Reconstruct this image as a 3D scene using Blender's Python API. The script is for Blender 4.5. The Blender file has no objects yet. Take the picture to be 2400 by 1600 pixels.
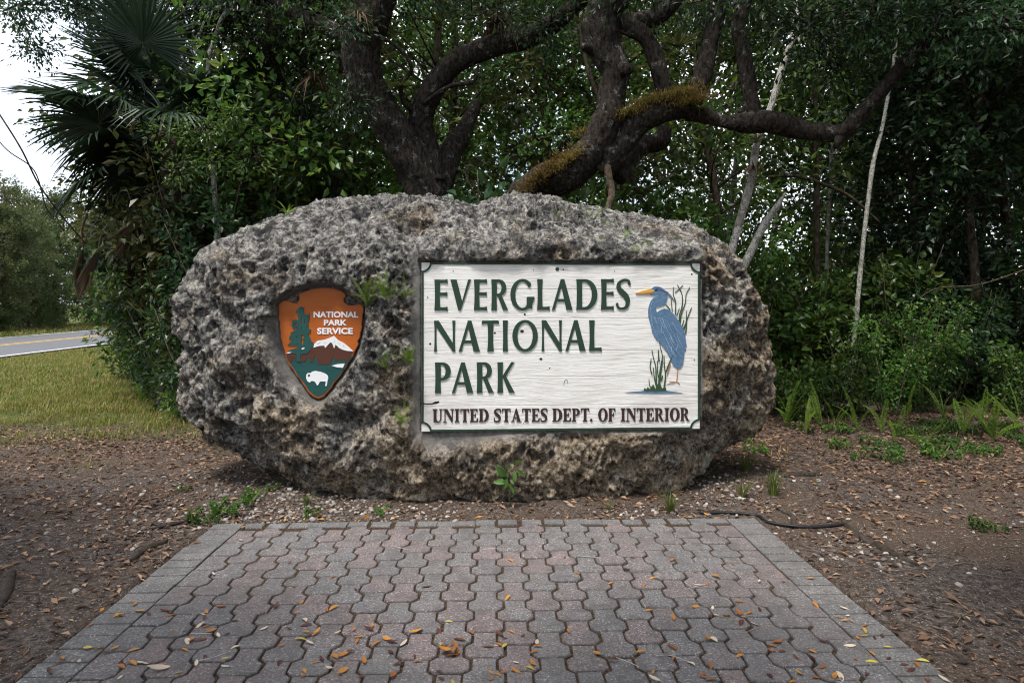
import bpy, math, random
import numpy as np
from mathutils import Vector, Matrix
from mathutils.geometry import delaunay_2d_cdt

R = math.radians
S = bpy.context.scene
COL = S.collection

# ------------------------------------------------------------------ camera, sky, sun, exposure
FPX, HZ, CZ = 1467.0, 708.0, 1.5            # focal length in photo pixels, horizon row, eye height
cam = bpy.data.cameras.new('camera')
cam.sensor_width = 36; cam.sensor_fit = 'HORIZONTAL'
cam.lens = 36 * FPX / 2400
cam.shift_y = -(800 - HZ) / 2400
cam.clip_start = 0.05; cam.clip_end = 2000
cam.dof.use_dof = True; cam.dof.focus_distance = 4.7; cam.dof.aperture_fstop = 5.0
camo = bpy.data.objects.new('camera', cam); COL.objects.link(camo)
camo.location = (0, 0, CZ); camo.rotation_euler = (R(90), 0, 0)
S.camera = camo

SUN_EL, SUN_AZ = R(67), R(212)              # azimuth clockwise from +Y: behind the camera, a little left
world = bpy.data.worlds.new('World'); S.world = world; world.use_nodes = True
wn = world.node_tree; wn.nodes.clear()
sky = wn.nodes.new('ShaderNodeTexSky'); sky.sky_type = 'NISHITA'; sky.sun_disc = False
sky.sun_elevation = SUN_EL; sky.sun_rotation = SUN_AZ; sky.dust_density = 2.0
tc = wn.nodes.new('ShaderNodeTexCoord')
cn = wn.nodes.new('ShaderNodeTexNoise'); cn.inputs['Scale'].default_value = 2.2; cn.inputs['Detail'].default_value = 5
cr = wn.nodes.new('ShaderNodeMapRange')
cr.inputs['From Min'].default_value = 0.34; cr.inputs['From Max'].default_value = 0.6
cr.inputs['To Min'].default_value = 0.2; cr.inputs['To Max'].default_value = 0.92
cm = wn.nodes.new('ShaderNodeMix'); cm.data_type = 'RGBA'
cm.inputs['B'].default_value = (7.6, 7.9, 8.5, 1)      # bright overcast cloud
bg = wn.nodes.new('ShaderNodeBackground'); bg.inputs['Strength'].default_value = 0.08
wo = wn.nodes.new('ShaderNodeOutputWorld')
wn.links.new(tc.outputs['Generated'], cn.inputs['Vector'])
wn.links.new(cn.outputs['Fac'], cr.inputs['Value'])
wn.links.new(cr.outputs['Result'], cm.inputs['Factor'])
wn.links.new(sky.outputs[0], cm.inputs['A'])
wn.links.new(cm.outputs['Result'], bg.inputs['Color'])
wn.links.new(bg.outputs[0], wo.inputs['Surface'])

sun = bpy.data.lights.new('sun', 'SUN'); sun.energy = 1.5; sun.angle = R(11); sun.color = (1, 0.95, 0.87)
suno = bpy.data.objects.new('sun', sun); COL.objects.link(suno)
sd = Vector((math.sin(SUN_AZ) * math.cos(SUN_EL), math.cos(SUN_AZ) * math.cos(SUN_EL), math.sin(SUN_EL)))
suno.rotation_euler = sd.to_track_quat('Z', 'Y').to_euler(); suno.location = (0, -10, 20)

S.view_settings.view_transform = 'Standard'; S.view_settings.look = 'None'
S.view_settings.exposure = 1.75; S.view_settings.gamma = 1.0
S.render.engine = 'CYCLES'
S.cycles.use_denoising = True; S.cycles.filter_width = 1.05
S.cycles.max_bounces = 6; S.cycles.diffuse_bounces = 3; S.cycles.glossy_bounces = 2
S.cycles.transmission_bounces = 3; S.cycles.transparent_max_bounces = 4
S.cycles.caustics_reflective = False; S.cycles.caustics_refractive = False

# ------------------------------------------------------------------ helpers
rng = np.random.default_rng(7)
def at(px, py, Y):
    """world point seen at photo pixel (px, py) at depth Y"""
    return np.array([(px - 1200) * Y / FPX, Y, CZ - (py - HZ) * Y / FPX])
def sstep(a, b, x):
    t = np.clip((x - a) / (b - a), 0, 1); return t * t * (3 - 2 * t)
def nrm(v): return v / np.maximum(np.linalg.norm(v, axis=-1, keepdims=True), 1e-9)

def _hash(ix, iy, iz, seed):
    h = (ix.astype(np.uint32) * np.uint32(374761393) + iy.astype(np.uint32) * np.uint32(668265263)
         + iz.astype(np.uint32) * np.uint32(2147483647) + np.uint32((seed * 974711) & 0xffffffff))
    h = (h ^ (h >> np.uint32(13))) * np.uint32(1274126177)
    h = (h ^ (h >> np.uint32(16))) * np.uint32(2246822519)
    return h ^ (h >> np.uint32(15))
def noise(P, seed=0):
    """3D gradient noise about -1..1"""
    P = np.asarray(P, np.float64)
    I = np.floor(P).astype(np.int64); f = P - I
    u = f * f * f * (f * (f * 6 - 15) + 10)
    out = np.zeros(len(P))
    for dx in (0, 1):
        wx = u[:, 0] if dx else 1 - u[:, 0]
        for dy in (0, 1):
            wy = u[:, 1] if dy else 1 - u[:, 1]
            for dz in (0, 1):
                wz = u[:, 2] if dz else 1 - u[:, 2]
                h = _hash(I[:, 0] + dx, I[:, 1] + dy, I[:, 2] + dz, seed)
                g = ((h & np.uint32(255)).astype(np.float64) / 127.5 - 1) * (f[:, 0] - dx)
                g += (((h >> np.uint32(8)) & np.uint32(255)).astype(np.float64) / 127.5 - 1) * (f[:, 1] - dy)
                g += (((h >> np.uint32(16)) & np.uint32(255)).astype(np.float64) / 127.5 - 1) * (f[:, 2] - dz)
                out += wx * wy * wz * g
    return out * 1.4
def fbm(P, oct=4, seed=0, gain=0.5):
    P = np.asarray(P, np.float64); o = np.zeros(len(P)); a = 1.0
    for i in range(oct):
        o += a * noise(P * (2.03 ** i) + 17.3 * i, seed + i); a *= gain
    return o
def worley(P, seed=0):
    P = np.asarray(P, np.float64)
    I = np.floor(P).astype(np.int64); f = P - I
    d1 = np.full(len(P), 9.0); d2 = np.full(len(P), 9.0)
    for dx in (-1, 0, 1):
        for dy in (-1, 0, 1):
            for dz in (-1, 0, 1):
                h = _hash(I[:, 0] + dx, I[:, 1] + dy, I[:, 2] + dz, seed)
                q = (dx + (h & np.uint32(1023)) / 1023.0 - f[:, 0]) ** 2
                q += (dy + ((h >> np.uint32(10)) & np.uint32(1023)) / 1023.0 - f[:, 1]) ** 2
                q += (dz + ((h >> np.uint32(20)) & np.uint32(1023)) / 1023.0 - f[:, 2]) ** 2
                m = q < d1
                d2 = np.where(m, d1, np.minimum(d2, q)); d1 = np.where(m, q, d1)
    return np.sqrt(d1), np.sqrt(d2)

def mesh(name, V, faces, smooth=True):
    me = bpy.data.meshes.new(name)
    V = np.ascontiguousarray(V, np.float32)
    gs = [np.ascontiguousarray(f, np.int32) for f in (faces if isinstance(faces, list) else [faces]) if len(f)]
    loops = np.concatenate([g.ravel() for g in gs])
    cnt = np.concatenate([np.full(len(g), g.shape[1], np.int32) for g in gs])
    st = np.concatenate([[0], np.cumsum(cnt)[:-1]]).astype(np.int32)
    me.vertices.add(len(V)); me.vertices.foreach_set('co', V.ravel())
    me.loops.add(len(loops)); me.loops.foreach_set('vertex_index', loops)
    me.polygons.add(len(cnt)); me.polygons.foreach_set('loop_start', st)
    me.update(calc_edges=True)
    me.polygons.foreach_set('use_smooth', np.full(len(cnt), smooth))
    me.update()
    return me
def link(name, me, mat=None, parent=None, loc=None, rot=None, scale=None):
    o = bpy.data.objects.new(name, me); COL.objects.link(o)
    if mat is not None and me is not None and len(me.materials) == 0: me.materials.append(mat)
    if parent is not None: o.parent = parent
    if loc is not None: o.location = loc
    if rot is not None: o.rotation_euler = rot
    if scale is not None: o.scale = (scale,) * 3 if np.isscalar(scale) else scale
    return o
def tag(o, label=None, cat=None, group=None, kind=None):
    if label: o['label'] = label
    if cat: o['category'] = cat
    if group: o['group'] = group
    if kind: o['kind'] = kind
    return o
def thing(name, loc, label, cat, group=None, rotz=0, scale=None):
    o = link(name, None, loc=loc, rot=(0, 0, rotz), scale=scale)
    o.empty_display_size = 0.2
    return tag(o, label, cat, group)
class MB:
    """collects vertex / face blocks into one mesh"""
    def __init__(s): s.V = []; s.F = {}; s.n = 0
    def add(s, V, F):
        V = np.asarray(V, float)
        for f in (F if isinstance(F, list) else [F]):
            f = np.asarray(f, np.int64)
            if len(f): s.F.setdefault(f.shape[1], []).append(f + s.n)
        s.V.append(V); s.n += len(V)
    def mesh(s, name, smooth=True):
        return mesh(name, np.concatenate(s.V), [np.concatenate(v) for v in s.F.values()], smooth)

def spline(P, step):
    """Catmull-Rom through rows of P (any columns), about `step` apart in the first 3"""
    P = np.asarray(P, float); out = []
    Q = np.vstack([2 * P[0] - P[1], P, 2 * P[-1] - P[-2]])
    for i in range(1, len(Q) - 2):
        L = np.linalg.norm(Q[i + 1][:3] - Q[i][:3]); n = max(1, int(L / step))
        t = np.arange(n)[:, None] / n
        a, b, c, d = Q[i - 1], Q[i], Q[i + 1], Q[i + 2]
        out.append(0.5 * (2 * b + (c - a) * t + (2 * a - 5 * b + 4 * c - d) * t ** 2 + (3 * b - a - 3 * c + d) * t ** 3))
    out.append(P[-1:]); return np.vstack(out)
def tube(P, rad, seg=8, bark=0.0, seed=0, cap=True, bscale=9.0):
    """tube along points P; returns V, [quads, tris]"""
    P = np.asarray(P, float); rad = np.broadcast_to(np.asarray(rad, float), (len(P),))
    T = nrm(np.gradient(P, axis=0))
    ref = np.array([0.13, 0.31, 0.94]); A = np.zeros_like(T)
    a = np.cross(T[0], ref); a /= np.linalg.norm(a)
    for i in range(len(P)):
        a = a - T[i] * np.dot(a, T[i]); a /= np.linalg.norm(a) + 1e-12; A[i] = a
    B = np.cross(T, A); th = np.arange(seg) * 2 * math.pi / seg
    N = A[:, None] * np.cos(th)[None, :, None] + B[:, None] * np.sin(th)[None, :, None]
    r = np.repeat(rad[:, None], seg, 1)
    if bark > 0:
        s = np.concatenate([[0], np.cumsum(np.linalg.norm(np.diff(P, axis=0), axis=1))])
        Q = np.stack([np.cos(th)[None] * r * bscale, np.sin(th)[None] * r * bscale,
                      np.broadcast_to(s[:, None] * bscale * 0.35, r.shape)], -1).reshape(-1, 3)
        big = fbm(np.stack([Q[:, 0] * .25, Q[:, 1] * .25, Q[:, 2] * .55], 1), 2, seed + 5).reshape(r.shape)
        rid = (1 - np.abs(noise(Q * 1.0, seed))).reshape(r.shape) - 0.6
        fine = noise(Q * np.array([2.4, 2.4, 2.0]), seed + 9).reshape(r.shape)
        r = r * (1 + 0.16 * big) + bark * (rid + 0.45 * fine)
    V = (P[:, None] + N * r[..., None]).reshape(-1, 3)
    i = np.arange(len(P) - 1)[:, None] * seg; j = np.arange(seg)[None]; k = (j + 1) % seg
    Fq = np.stack([i + j, i + k, i + seg + k, i + seg + j], -1).reshape(-1, 4)
    Ft = []
    if cap:
        V = np.vstack([V, P[0], P[-1] + T[-1] * rad[-1] * .4]); n = len(P) * seg; e = (len(P) - 1) * seg
        j = np.arange(seg); k = (j + 1) % seg
        Ft = np.vstack([np.stack([k, j, np.full(seg, n)], 1), np.stack([e + j, e + k, np.full(seg, n + 1)], 1)])
    return V, [Fq, Ft] if cap else [Fq]
def leafgeo(P, D, L, W, r, up=(0, 0, 1), wild=0.7, fold=0.18, mid=0.45, tri6=False):
    """leaf blades: base at P, pointing along D. 4 vertices, two folded triangles (or 6 vertices, 4 triangles)"""
    n = len(P); D = nrm(D)
    N = nrm(np.asarray(up, float)[None] + r.normal(0, wild, (n, 3)))
    Sd = np.cross(D, N); Sd = nrm(Sd + 1e-6); N = np.cross(Sd, D)
    L = np.broadcast_to(L, (n,))[:, None]; W = np.broadcast_to(W, (n,))[:, None]
    if not tri6:
        m = P + D * L * mid + N * W * fold
        V = np.stack([P, m + Sd * W / 2, P + D * L - N * L * .06, m - Sd * W / 2], 1).reshape(-1, 3)
        b = np.arange(n)[:, None] * 4
        return V, np.vstack([b + np.array([[0, 1, 2]]), b + np.array([[0, 2, 3]])])
    droop = N * L * .1
    c = P + D * L * .5 + N * L * .03
    a1 = P + D * L * .32 + N * W * fold; a2 = P + D * L * .68 + N * W * fold * .8
    V = np.stack([P, a1 + Sd * W * .5, a2 + Sd * W * .42, P + D * L - droop, a2 - Sd * W * .42, a1 - Sd * W * .5, c], 1).reshape(-1, 3)
    b = np.arange(n)[:, None] * 7
    q = [[0, 1, 6], [1, 2, 6], [2, 3, 6], [3, 4, 6], [4, 5, 6], [5, 0, 6]]
    return V, np.vstack([b + np.array([t]) for t in q])

# ------------------------------------------------------------------ materials
def newmat(name):
    m = bpy.data.materials.new(name); m.use_nodes = True; nt = m.node_tree; nt.nodes.clear()
    return m, nt
class NT:
    def __init__(s, name): s.m, s.t = newmat(name)
    def n(s, typ, ins=None, **kw):
        x = s.t.nodes.new(typ)
        for k, v in kw.items(): setattr(x, k, v)
        for k, v in (ins or {}).items():
            if isinstance(v, bpy.types.NodeSocket): s.t.links.new(v, x.inputs[k])
            else:
                if isinstance(v, tuple) and len(v) == 3 and x.inputs[k].type == 'RGBA': v = v + (1,)
                x.inputs[k].default_value = v
        return x
    def coord(s, w='Object', scale=None):
        c = s.n('ShaderNodeTexCoord').outputs[w]
        if scale is not None: c = s.n('ShaderNodeMapping', {'Vector': c, 'Scale': scale}).outputs[0]
        return c
    def noise(s, vec, sc, det=4, rough=.55, dist=0):
        return s.n('ShaderNodeTexNoise', {'Vector': vec, 'Scale': sc, 'Detail': det, 'Roughness': rough, 'Distortion': dist}).outputs['Fac']
    def rng(s, v, a, b, c=0., d=1.):
        return s.n('ShaderNodeMapRange', {'Value': v, 'From Min': a, 'From Max': b, 'To Min': c, 'To Max': d}).outputs[0]
    def mix(s, f, a, b, blend='MIX'):
        return s.n('ShaderNodeMix', {'Factor': f, 'A': a, 'B': b}, data_type='RGBA', blend_type=blend).outputs['Result'] if False else s._mix(f, a, b, blend)
    def _mix(s, f, a, b, blend):
        x = s.t.nodes.new('ShaderNodeMix'); x.data_type = 'RGBA'; x.blend_type = blend
        for i, v in ((0, f), (6, a), (7, b)):
            if isinstance(v, bpy.types.NodeSocket): s.t.links.new(v, x.inputs[i])
            else: x.inputs[i].default_value = (v + (1,)) if isinstance(v, tuple) and len(v) == 3 else v
        return x.outputs[2]
    def ramp(s, f, stops, interp='LINEAR'):
        x = s.n('ShaderNodeValToRGB', {'Fac': f}); x.color_ramp.interpolation = interp; e = x.color_ramp.elements
        while len(e) < len(stops): e.new(0.5)
        for i, (p, c) in enumerate(stops): e[i].position = p; e[i].color = tuple(c) + (1,)
        return x.outputs['Color']
    def math(s, op, a, b=0.):
        return s.n('ShaderNodeMath', {0: a, 1: b}, operation=op).outputs[0]
    def bump(s, h, strength=.5, dist=.01, normal=None):
        d = {'Height': h, 'Strength': strength, 'Distance': dist}
        if normal is not None: d['Normal'] = normal
        return s.n('ShaderNodeBump', d).outputs[0]
    def out(s, col, rough=.8, spec=.3, normal=None, transl=None, tcol=None):
        d = {'Base Color': col, 'Roughness': rough, 'Specular IOR Level': spec}
        if normal is not None: d['Normal'] = normal
        p = s.n('ShaderNodeBsdfPrincipled', d).outputs[0]
        if transl:
            t = s.n('ShaderNodeBsdfTranslucent', {'Color': tcol if tcol is not None else col}).outputs[0]
            p = s.n('ShaderNodeMixShader', {0: transl, 1: p, 2: t}).outputs[0]
        s.n('ShaderNodeOutputMaterial', {'Surface': p}); return s.m

def leaf_mat(name, stops, rough=.42, spec=.38, transl=.36, obj_var=.35):
    t = NT(name)
    rnd = t.n('ShaderNodeNewGeometry').outputs['Random Per Island']
    orn = t.n('ShaderNodeObjectInfo').outputs['Random']
    c = t.ramp(rnd, stops)
    v = t.rng(orn, 0, 1, 1 - obj_var, 1 + obj_var)
    hs = t.n('ShaderNodeHueSaturation', {'Color': c, 'Value': v, 'Hue': t.rng(orn, 0, 1, .485, .51)}).outputs[0]
    tr = t.n('ShaderNodeHueSaturation', {'Color': hs, 'Value': 1.5, 'Hue': .485}).outputs[0]
    return t.out(hs, rough, spec, transl=transl, tcol=tr)
G1 = [(0, (.022, .050, .010)), (.35, (.034, .080, .016)), (.7, (.055, .115, .020)), (.9, (.085, .15, .025)), (1, (.14, .17, .03))]
M = {}
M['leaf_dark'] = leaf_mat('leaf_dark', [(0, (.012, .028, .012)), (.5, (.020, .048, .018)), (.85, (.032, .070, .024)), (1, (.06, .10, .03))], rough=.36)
M['leaf_mid'] = leaf_mat('leaf_mid', G1)
M['leaf_bright'] = leaf_mat('leaf_bright', [(0, (.03, .075, .014)), (.5, (.05, .12, .02)), (.85, (.09, .18, .03)), (1, (.16, .22, .04))])
M['leaf_olive'] = leaf_mat('leaf_olive', [(0, (.035, .050, .016)), (.5, (.06, .080, .024)), (.85, (.10, .11, .035)), (1, (.15, .12, .05))])
M['leaf_far'] = leaf_mat('leaf_far', [(0, (.04, .06, .022)), (.5, (.065, .09, .034)), (1, (.11, .13, .05))], rough=.6, spec=.2)
M['fern'] = leaf_mat('fern', [(0, (.10, .19, .02)), (.6, (.15, .26, .03)), (1, (.22, .30, .05))], rough=.5, transl=.35)
M['palm'] = leaf_mat('palm', [(0, (.010, .024, .012)), (.6, (.018, .038, .018)), (1, (.03, .05, .025))], rough=.5, spec=.35, transl=.12)
M['palm_dead'] = leaf_mat('palm_dead', [(0, (.07, .048, .03)), (.6, (.13, .09, .06)), (1, (.20, .15, .10))], rough=.8, spec=.1, transl=.15)
M['dry_fern'] = leaf_mat('dry_fern', [(0, (.10, .07, .02)), (.6, (.19, .13, .04)), (1, (.16, .16, .04))], rough=.8, spec=.1, transl=.25)
M['bromeliad'] = leaf_mat('bromeliad', [(0, (.05, .07, .02)), (.6, (.09, .12, .03)), (1, (.16, .15, .05))], rough=.5, transl=.3)
M['litter'] = leaf_mat('litter', [(0, (.04, .027, .02)), (.35, (.10, .062, .040)), (.65, (.18, .11, .068)), (.85, (.27, .17, .10)), (1, (.36, .25, .16))], rough=.7, spec=.2, transl=.08, obj_var=.0)
M['leaf_orange'] = leaf_mat('leaf_orange', [(0, (.26, .095, .018)), (1, (.36, .16, .03))], rough=.55, transl=.1, obj_var=.3)
M['leaf_yellow'] = leaf_mat('leaf_yellow', [(0, (.42, .30, .04)), (1, (.36, .32, .06))], rough=.55, transl=.1, obj_var=.2)
M['leaf_brown'] = leaf_mat('leaf_brown', [(0, (.06, .018, .012)), (1, (.09, .03, .02))], rough=.5, transl=.05, obj_var=.3)
M['leaf_pale'] = leaf_mat('leaf_pale', [(0, (.45, .36, .26)), (1, (.5, .42, .32))], rough=.7, transl=.05, obj_var=.2)
M['grass'] = leaf_mat('grass', [(0, (.08, .11, .02)), (.45, (.15, .18, .03)), (.62, (.22, .21, .05)), (.8, (.30, .24, .10)), (1, (.22, .15, .08))], rough=.6, spec=.2, transl=.3, obj_var=0)
M['grass_lush'] = leaf_mat('grass_lush', [(0, (.05, .09, .018)), (.6, (.10, .15, .03)), (1, (.2, .19, .06))], rough=.6, spec=.2, transl=.3, obj_var=.2)

def bark_mat(name, dark, mid, lich, lich_amt, sc=9):
    t = NT(name); c = t.coord('Object')
    cs = t.n('ShaderNodeMapping', {'Vector': c, 'Scale': (1, 1, .45)}).outputs[0]
    n1 = t.noise(cs, sc * 2.2, 6, .65)
    col = t.mix(t.rng(n1, .38, .64), dark, mid)
    l = t.noise(c, sc * .55, 5, .7)
    l2 = t.noise(c, sc * 5, 3, .6)
    lm = t.math('MULTIPLY', t.rng(l, 1 - lich_amt - .06, 1 - lich_amt + .02), t.rng(l2, .4, .55))
    col = t.mix(lm, col, lich)
    h = t.math('ADD', t.noise(cs, sc * 5, 5, .7), t.math('MULTIPLY', n1, 2.))
    return t.out(col, .9, .15, t.bump(h, .9, .02))
M['bark'] = bark_mat('bark', (.010, .008, .007), (.062, .050, .040), (.22, .22, .20), .37, 14)
M['bark_pale'] = bark_mat('bark_pale', (.13, .115, .095), (.33, .31, .27), (.52, .52, .48), .52)
M['bark_brown'] = bark_mat('bark_brown', (.03, .022, .015), (.11, .085, .06), (.25, .25, .2), .35)
M['root'] = bark_mat('root', (.035, .028, .022), (.085, .068, .055), (.2, .18, .15), .3)

t = NT('rock'); c = t.coord('Object')
# weathered coral limestone: dark grey film, mid grey, tan where the film is gone, pale shell bits
a = t.noise(c, 2.2, 5, .6); b = t.noise(c, 13, 8, .70, .5); d = t.noise(c, 60, 5, .65)
f_ = t.noise(c, 42, 6, .72, .3); b = t.math('ADD', t.math('MULTIPLY', b, .55), t.math('MULTIPLY', f_, .45))
col = t.ramp(b, [(.40, (.022, .021, .023)), (.455, (.085, .082, .083)), (.52, (.24, .23, .215)), (.59, (.55, .52, .48))])
tan = t.ramp(b, [(.40, (.030, .023, .017)), (.46, (.13, .10, .070)), (.53, (.31, .25, .18)), (.60, (.58, .49, .38))])
sep = t.n('ShaderNodeSeparateXYZ', {0: c})
lowm = t.math('ADD', a, t.math('ADD', t.rng(sep.outputs[2], .1, 2.3, .14, -.13), t.rng(sep.outputs[0], -2.4, 2.4, -.06, .08)))
col = t.mix(t.rng(lowm, .44, .62), col, tan)
col = t.mix(t.rng(t.noise(c, 26, 3, .55), .60, .68, 0, .8), col, (.42, .385, .33))
col = t.mix(t.rng(t.noise(c, 4.5, 6, .72), .53, .60, 0, .72), col, (.030, .029, .031))
col = t.mix(t.math('MULTIPLY', t.rng(t.noise(c, 3.1, 3, .6), .62, .70), t.rng(sep.outputs[0], .9, 1.9)), col, (.34, .37, .33))
geo = t.n('ShaderNodeNewGeometry')
up = t.n('ShaderNodeSeparateXYZ', {0: geo.outputs['Normal']}).outputs[2]
moss = t.math('MULTIPLY', t.rng(t.noise(c, 4, 5, .7), .56, .66), t.math('MULTIPLY', t.rng(up, .25, .8), t.rng(sep.outputs[2], 1.5, 2.0)))
col = t.mix(moss, col, (.055, .075, .02))
at_ = t.n('ShaderNodeAttribute', attribute_name='cut').outputs['Fac']
cutc = t.mix(t.rng(t.noise(c, 9, 5, .65), .35, .65), (.13, .125, .12), (.27, .26, .25))
col = t.mix(t.math('MULTIPLY', at_, .85), col, cutc)
h = t.math('ADD', t.math('MULTIPLY', d, .6), t.noise(c, 150, 3, .6))
M['rock'] = t.out(col, .95, .12, t.bump(h, 1.0, .022))

def paver_mat(name, stops, pink):
    t = NT(name); c = t.coord('Object'); oi = t.n('ShaderNodeObjectInfo')
    off = t.n('ShaderNodeVectorMath', {0: c, 1: oi.outputs['Location']}, operation='ADD').outputs[0]
    base = t.ramp(oi.outputs['Random'], stops)
    if pink: base = t.mix(t.rng(t.noise(off, 7, 3, .6), .46, .58, 0, .55), base, t.mix(t.rng(t.noise(off, 1.3, 2, .5), .4, .6), (.165, .162, .168), (.225, .168, .162)))
    base = t.mix(t.rng(t.noise(off, 75, 6, .75), .40, .58), t.mix(.62, base, (.045, .042, .042)), base)      # open pores
    base = t.mix(t.rng(t.noise(off, 110, 3, .6), .58, .66), base, (.40, .385, .375))                         # pale aggregate
    base = t.mix(t.rng(t.noise(off, 9, 5, .7), .47, .62, 0, .55), base, (.085, .076, .074))                  # grime
    base = t.mix(t.rng(t.noise(off, 1.1, 3, .6), .42, .6, 0, .35), base, (.10, .092, .09))
    h = t.math('ADD', t.noise(off, 75, 6, .75), t.noise(off, 200, 3, .7))
    return t.out(base, .9, .18, t.bump(h, .8, .006))
M['paver'] = paver_mat('paver', [(0, (.175, .170, .172)), (.5, (.205, .192, .190)), (.7, (.205, .175, .172)), (.85, (.215, .172, .168)), (1, (.24, .182, .176))], True)
M['paver_edge'] = paver_mat('paver_edge', [(0, (.165, .162, .16)), (.6, (.20, .195, .19)), (1, (.22, .21, .203))], False)
t = NT('joint_sand'); c = t.coord('Object')
M['joint_sand'] = t.out(t.ramp(t.noise(c, 120, 4, .7), [(.35, (.018, .012, .009)), (.52, (.05, .032, .021)), (.68, (.14, .095, .065))]), .95, .1, t.bump(t.noise(c, 200, 3), .6, .006))

t = NT('dirt'); c = t.coord('Object'); sep = t.n('ShaderNodeSeparateXYZ', {0: c})
d1 = t.ramp(t.noise(c, 30, 8, .78), [(.38, (.022, .017, .015)), (.48, (.062, .049, .042)), (.58, (.12, .097, .085)), (.66, (.20, .17, .15))])
d2 = t.ramp(t.noise(c, 60, 4, .7), [(.35, (.045, .032, .025)), (.6, (.10, .070, .052)), (.8, (.18, .13, .095))])
col = t.mix(t.rng(t.noise(c, 1.1, 4, .6), .42, .6), d1, d2)
col = t.mix(t.rng(t.noise(c, 95, 2, .5), .64, .70), col, (.34, .31, .28))
gr = t.ramp(t.noise(c, 5, 5, .7), [(.3, (.045, .06, .016)), (.6, (.085, .10, .025)), (.8, (.13, .12, .04))])
gm = t.n('ShaderNodeAttribute', attribute_name='grassy').outputs['Fac']
col = t.mix(gm, col, gr)
hh = t.math('ADD', t.noise(c, 40, 5, .7), t.math('MULTIPLY', t.noise(c, 140, 3, .6), .5))
M['dirt'] = t.out(col, .97, .1, t.bump(hh, .8, .02))

t = NT('asphalt'); c = t.coord('Object')
M['asphalt'] = t.out(t.ramp(t.noise(c, 40, 4, .7), [(.3, (.075, .077, .085)), (.7, (.12, .122, .13))]), .75, .35, t.bump(t.noise(c, 90, 3), .4, .01))
def flat(name, col, rough=.6, var=.12, sc=30, spec=.3, bump=0.):
    t = NT(name); c = t.coord('Object')
    n = t.noise(c, sc, 5, .65)
    lo = tuple(x * (1 - var) for x in col); hi = tuple(min(1, x * (1 + var)) for x in col)
    return t.out(t.mix(t.rng(n, .3, .7), lo, hi), rough, spec, t.bump(n, .4, bump) if bump else None)
M['line_yellow'] = flat('line_yellow', (.55, .33, .06), .7)
M['line_white'] = flat('line_white', (.6, .6, .58), .7)
M['gravel'] = leaf_mat('gravel', [(0, (.09, .075, .065)), (.4, (.19, .165, .145)), (.8, (.31, .28, .25)), (1, (.45, .42, .38))], rough=.9, spec=.15, transl=None, obj_var=0)
M['hose'] = flat('hose', (.012, .012, .014), .5)
M['twig'] = flat('twig', (.20, .155, .115), .85, .4)
M['twig_pale'] = flat('twig_pale', (.42, .40, .38), .8, .2)
M['stem'] = flat('stem', (.10, .085, .055), .85, .4, 18)
M['stem_green'] = flat('stem_green', (.09, .12, .03), .7, .3)

# sign paints
t = NT('sign_wood'); c = t.coord('Object'); oi = t.n('ShaderNodeObjectInfo')
off = t.n('ShaderNodeVectorMath', {0: c, 1: t.n('ShaderNodeVectorMath', {0: oi.outputs['Random'], 1: (7., 3., 11.)}, operation='MULTIPLY').outputs[0]}, operation='ADD').outputs[0]
warp = t.noise(off, 1.6, 3, .5)
mp = t.n('ShaderNodeMapping', {'Vector': off, 'Scale': (1.6, 1, 34)}).outputs[0]
mp = t.n('ShaderNodeVectorMath', {0: mp, 1: t.n('ShaderNodeCombineXYZ', {2: t.math('MULTIPLY', warp, 4.5)}).outputs[0]}, operation='ADD').outputs[0]
g = t.noise(mp, 2.4, 5, .68)
mp2 = t.n('ShaderNodeMapping', {'Vector': off, 'Scale': (2.5, 1, 160)}).outputs[0]
g2 = t.noise(mp2, 2.2, 3, .6)
col = t.ramp(g, [(.30, (.50, .47, .42)), (.42, (.70, .685, .655)), (.55, (.80, .79, .765)), (.8, (.84, .83, .81))])
col = t.mix(t.rng(g2, .62, .78, 0, .45), col, (.46, .42, .37))
sep = t.n('ShaderNodeSeparateXYZ', {0: c})
st = t.math('MULTIPLY', t.rng(t.noise(c, 2.6, 4, .6), .42, .62), t.rng(sep.outputs[2], .1, .5, 1, 0))
col = t.mix(t.math('MULTIPLY', st, .45), col, (.48, .44, .42))
M['sign_wood'] = t.out(col, .7, .25, t.bump(t.math('ADD', g, t.math('MULTIPLY', g2, .6)), .55, .006))
def paint(name, col, var=.15, sc=14, rough=.55):
    t = NT(name); c = t.coord('Object')
    mp = t.n('ShaderNodeMapping', {'Vector': c, 'Scale': (1, 1, 7)}).outputs[0]
    n = t.noise(mp, sc, 5, .65)
    col = t.mix(t.rng(n, .3, .7), tuple(x * (1 - var) for x in col), tuple(min(1, x * (1 + var)) for x in col))
    return t.out(col, rough, .3, t.bump(n, .35, .003))
M['p_green'] = paint('p_green', (.020, .047, .030))
M['p_maroon'] = paint('p_maroon', (.040, .020, .020))
M['p_blue'] = paint('p_blue', (.095, .175, .285), .35, 26)
M['p_blue_light'] = paint('p_blue_light', (.38, .48, .60))
M['p_blue_dark'] = paint('p_blue_dark', (.06, .12, .24))
M['p_beak'] = paint('p_beak', (.62, .36, .07))
M['p_beak_low'] = paint('p_beak_low', (.42, .15, .04))
M['p_leg'] = paint('p_leg', (.44, .22, .12), .3)
M['p_reed'] = paint('p_reed', (.035, .075, .034), .25)
M['p_dark'] = paint('p_dark', (.02, .015, .012))
M['p_white_trim'] = paint('p_white_trim', (.74, .73, .70))
M['e_orange'] = paint('e_orange', (.42, .105, .016), .12, 3, .38)
M['e_rim'] = paint('e_rim', (.24, .075, .022), .2, 8, .5)
M['e_brown'] = paint('e_brown', (.085, .032, .02), .1, 5, .4)
M['e_green'] = paint('e_green', (.016, .075, .07), .1, 5, .4)
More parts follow.
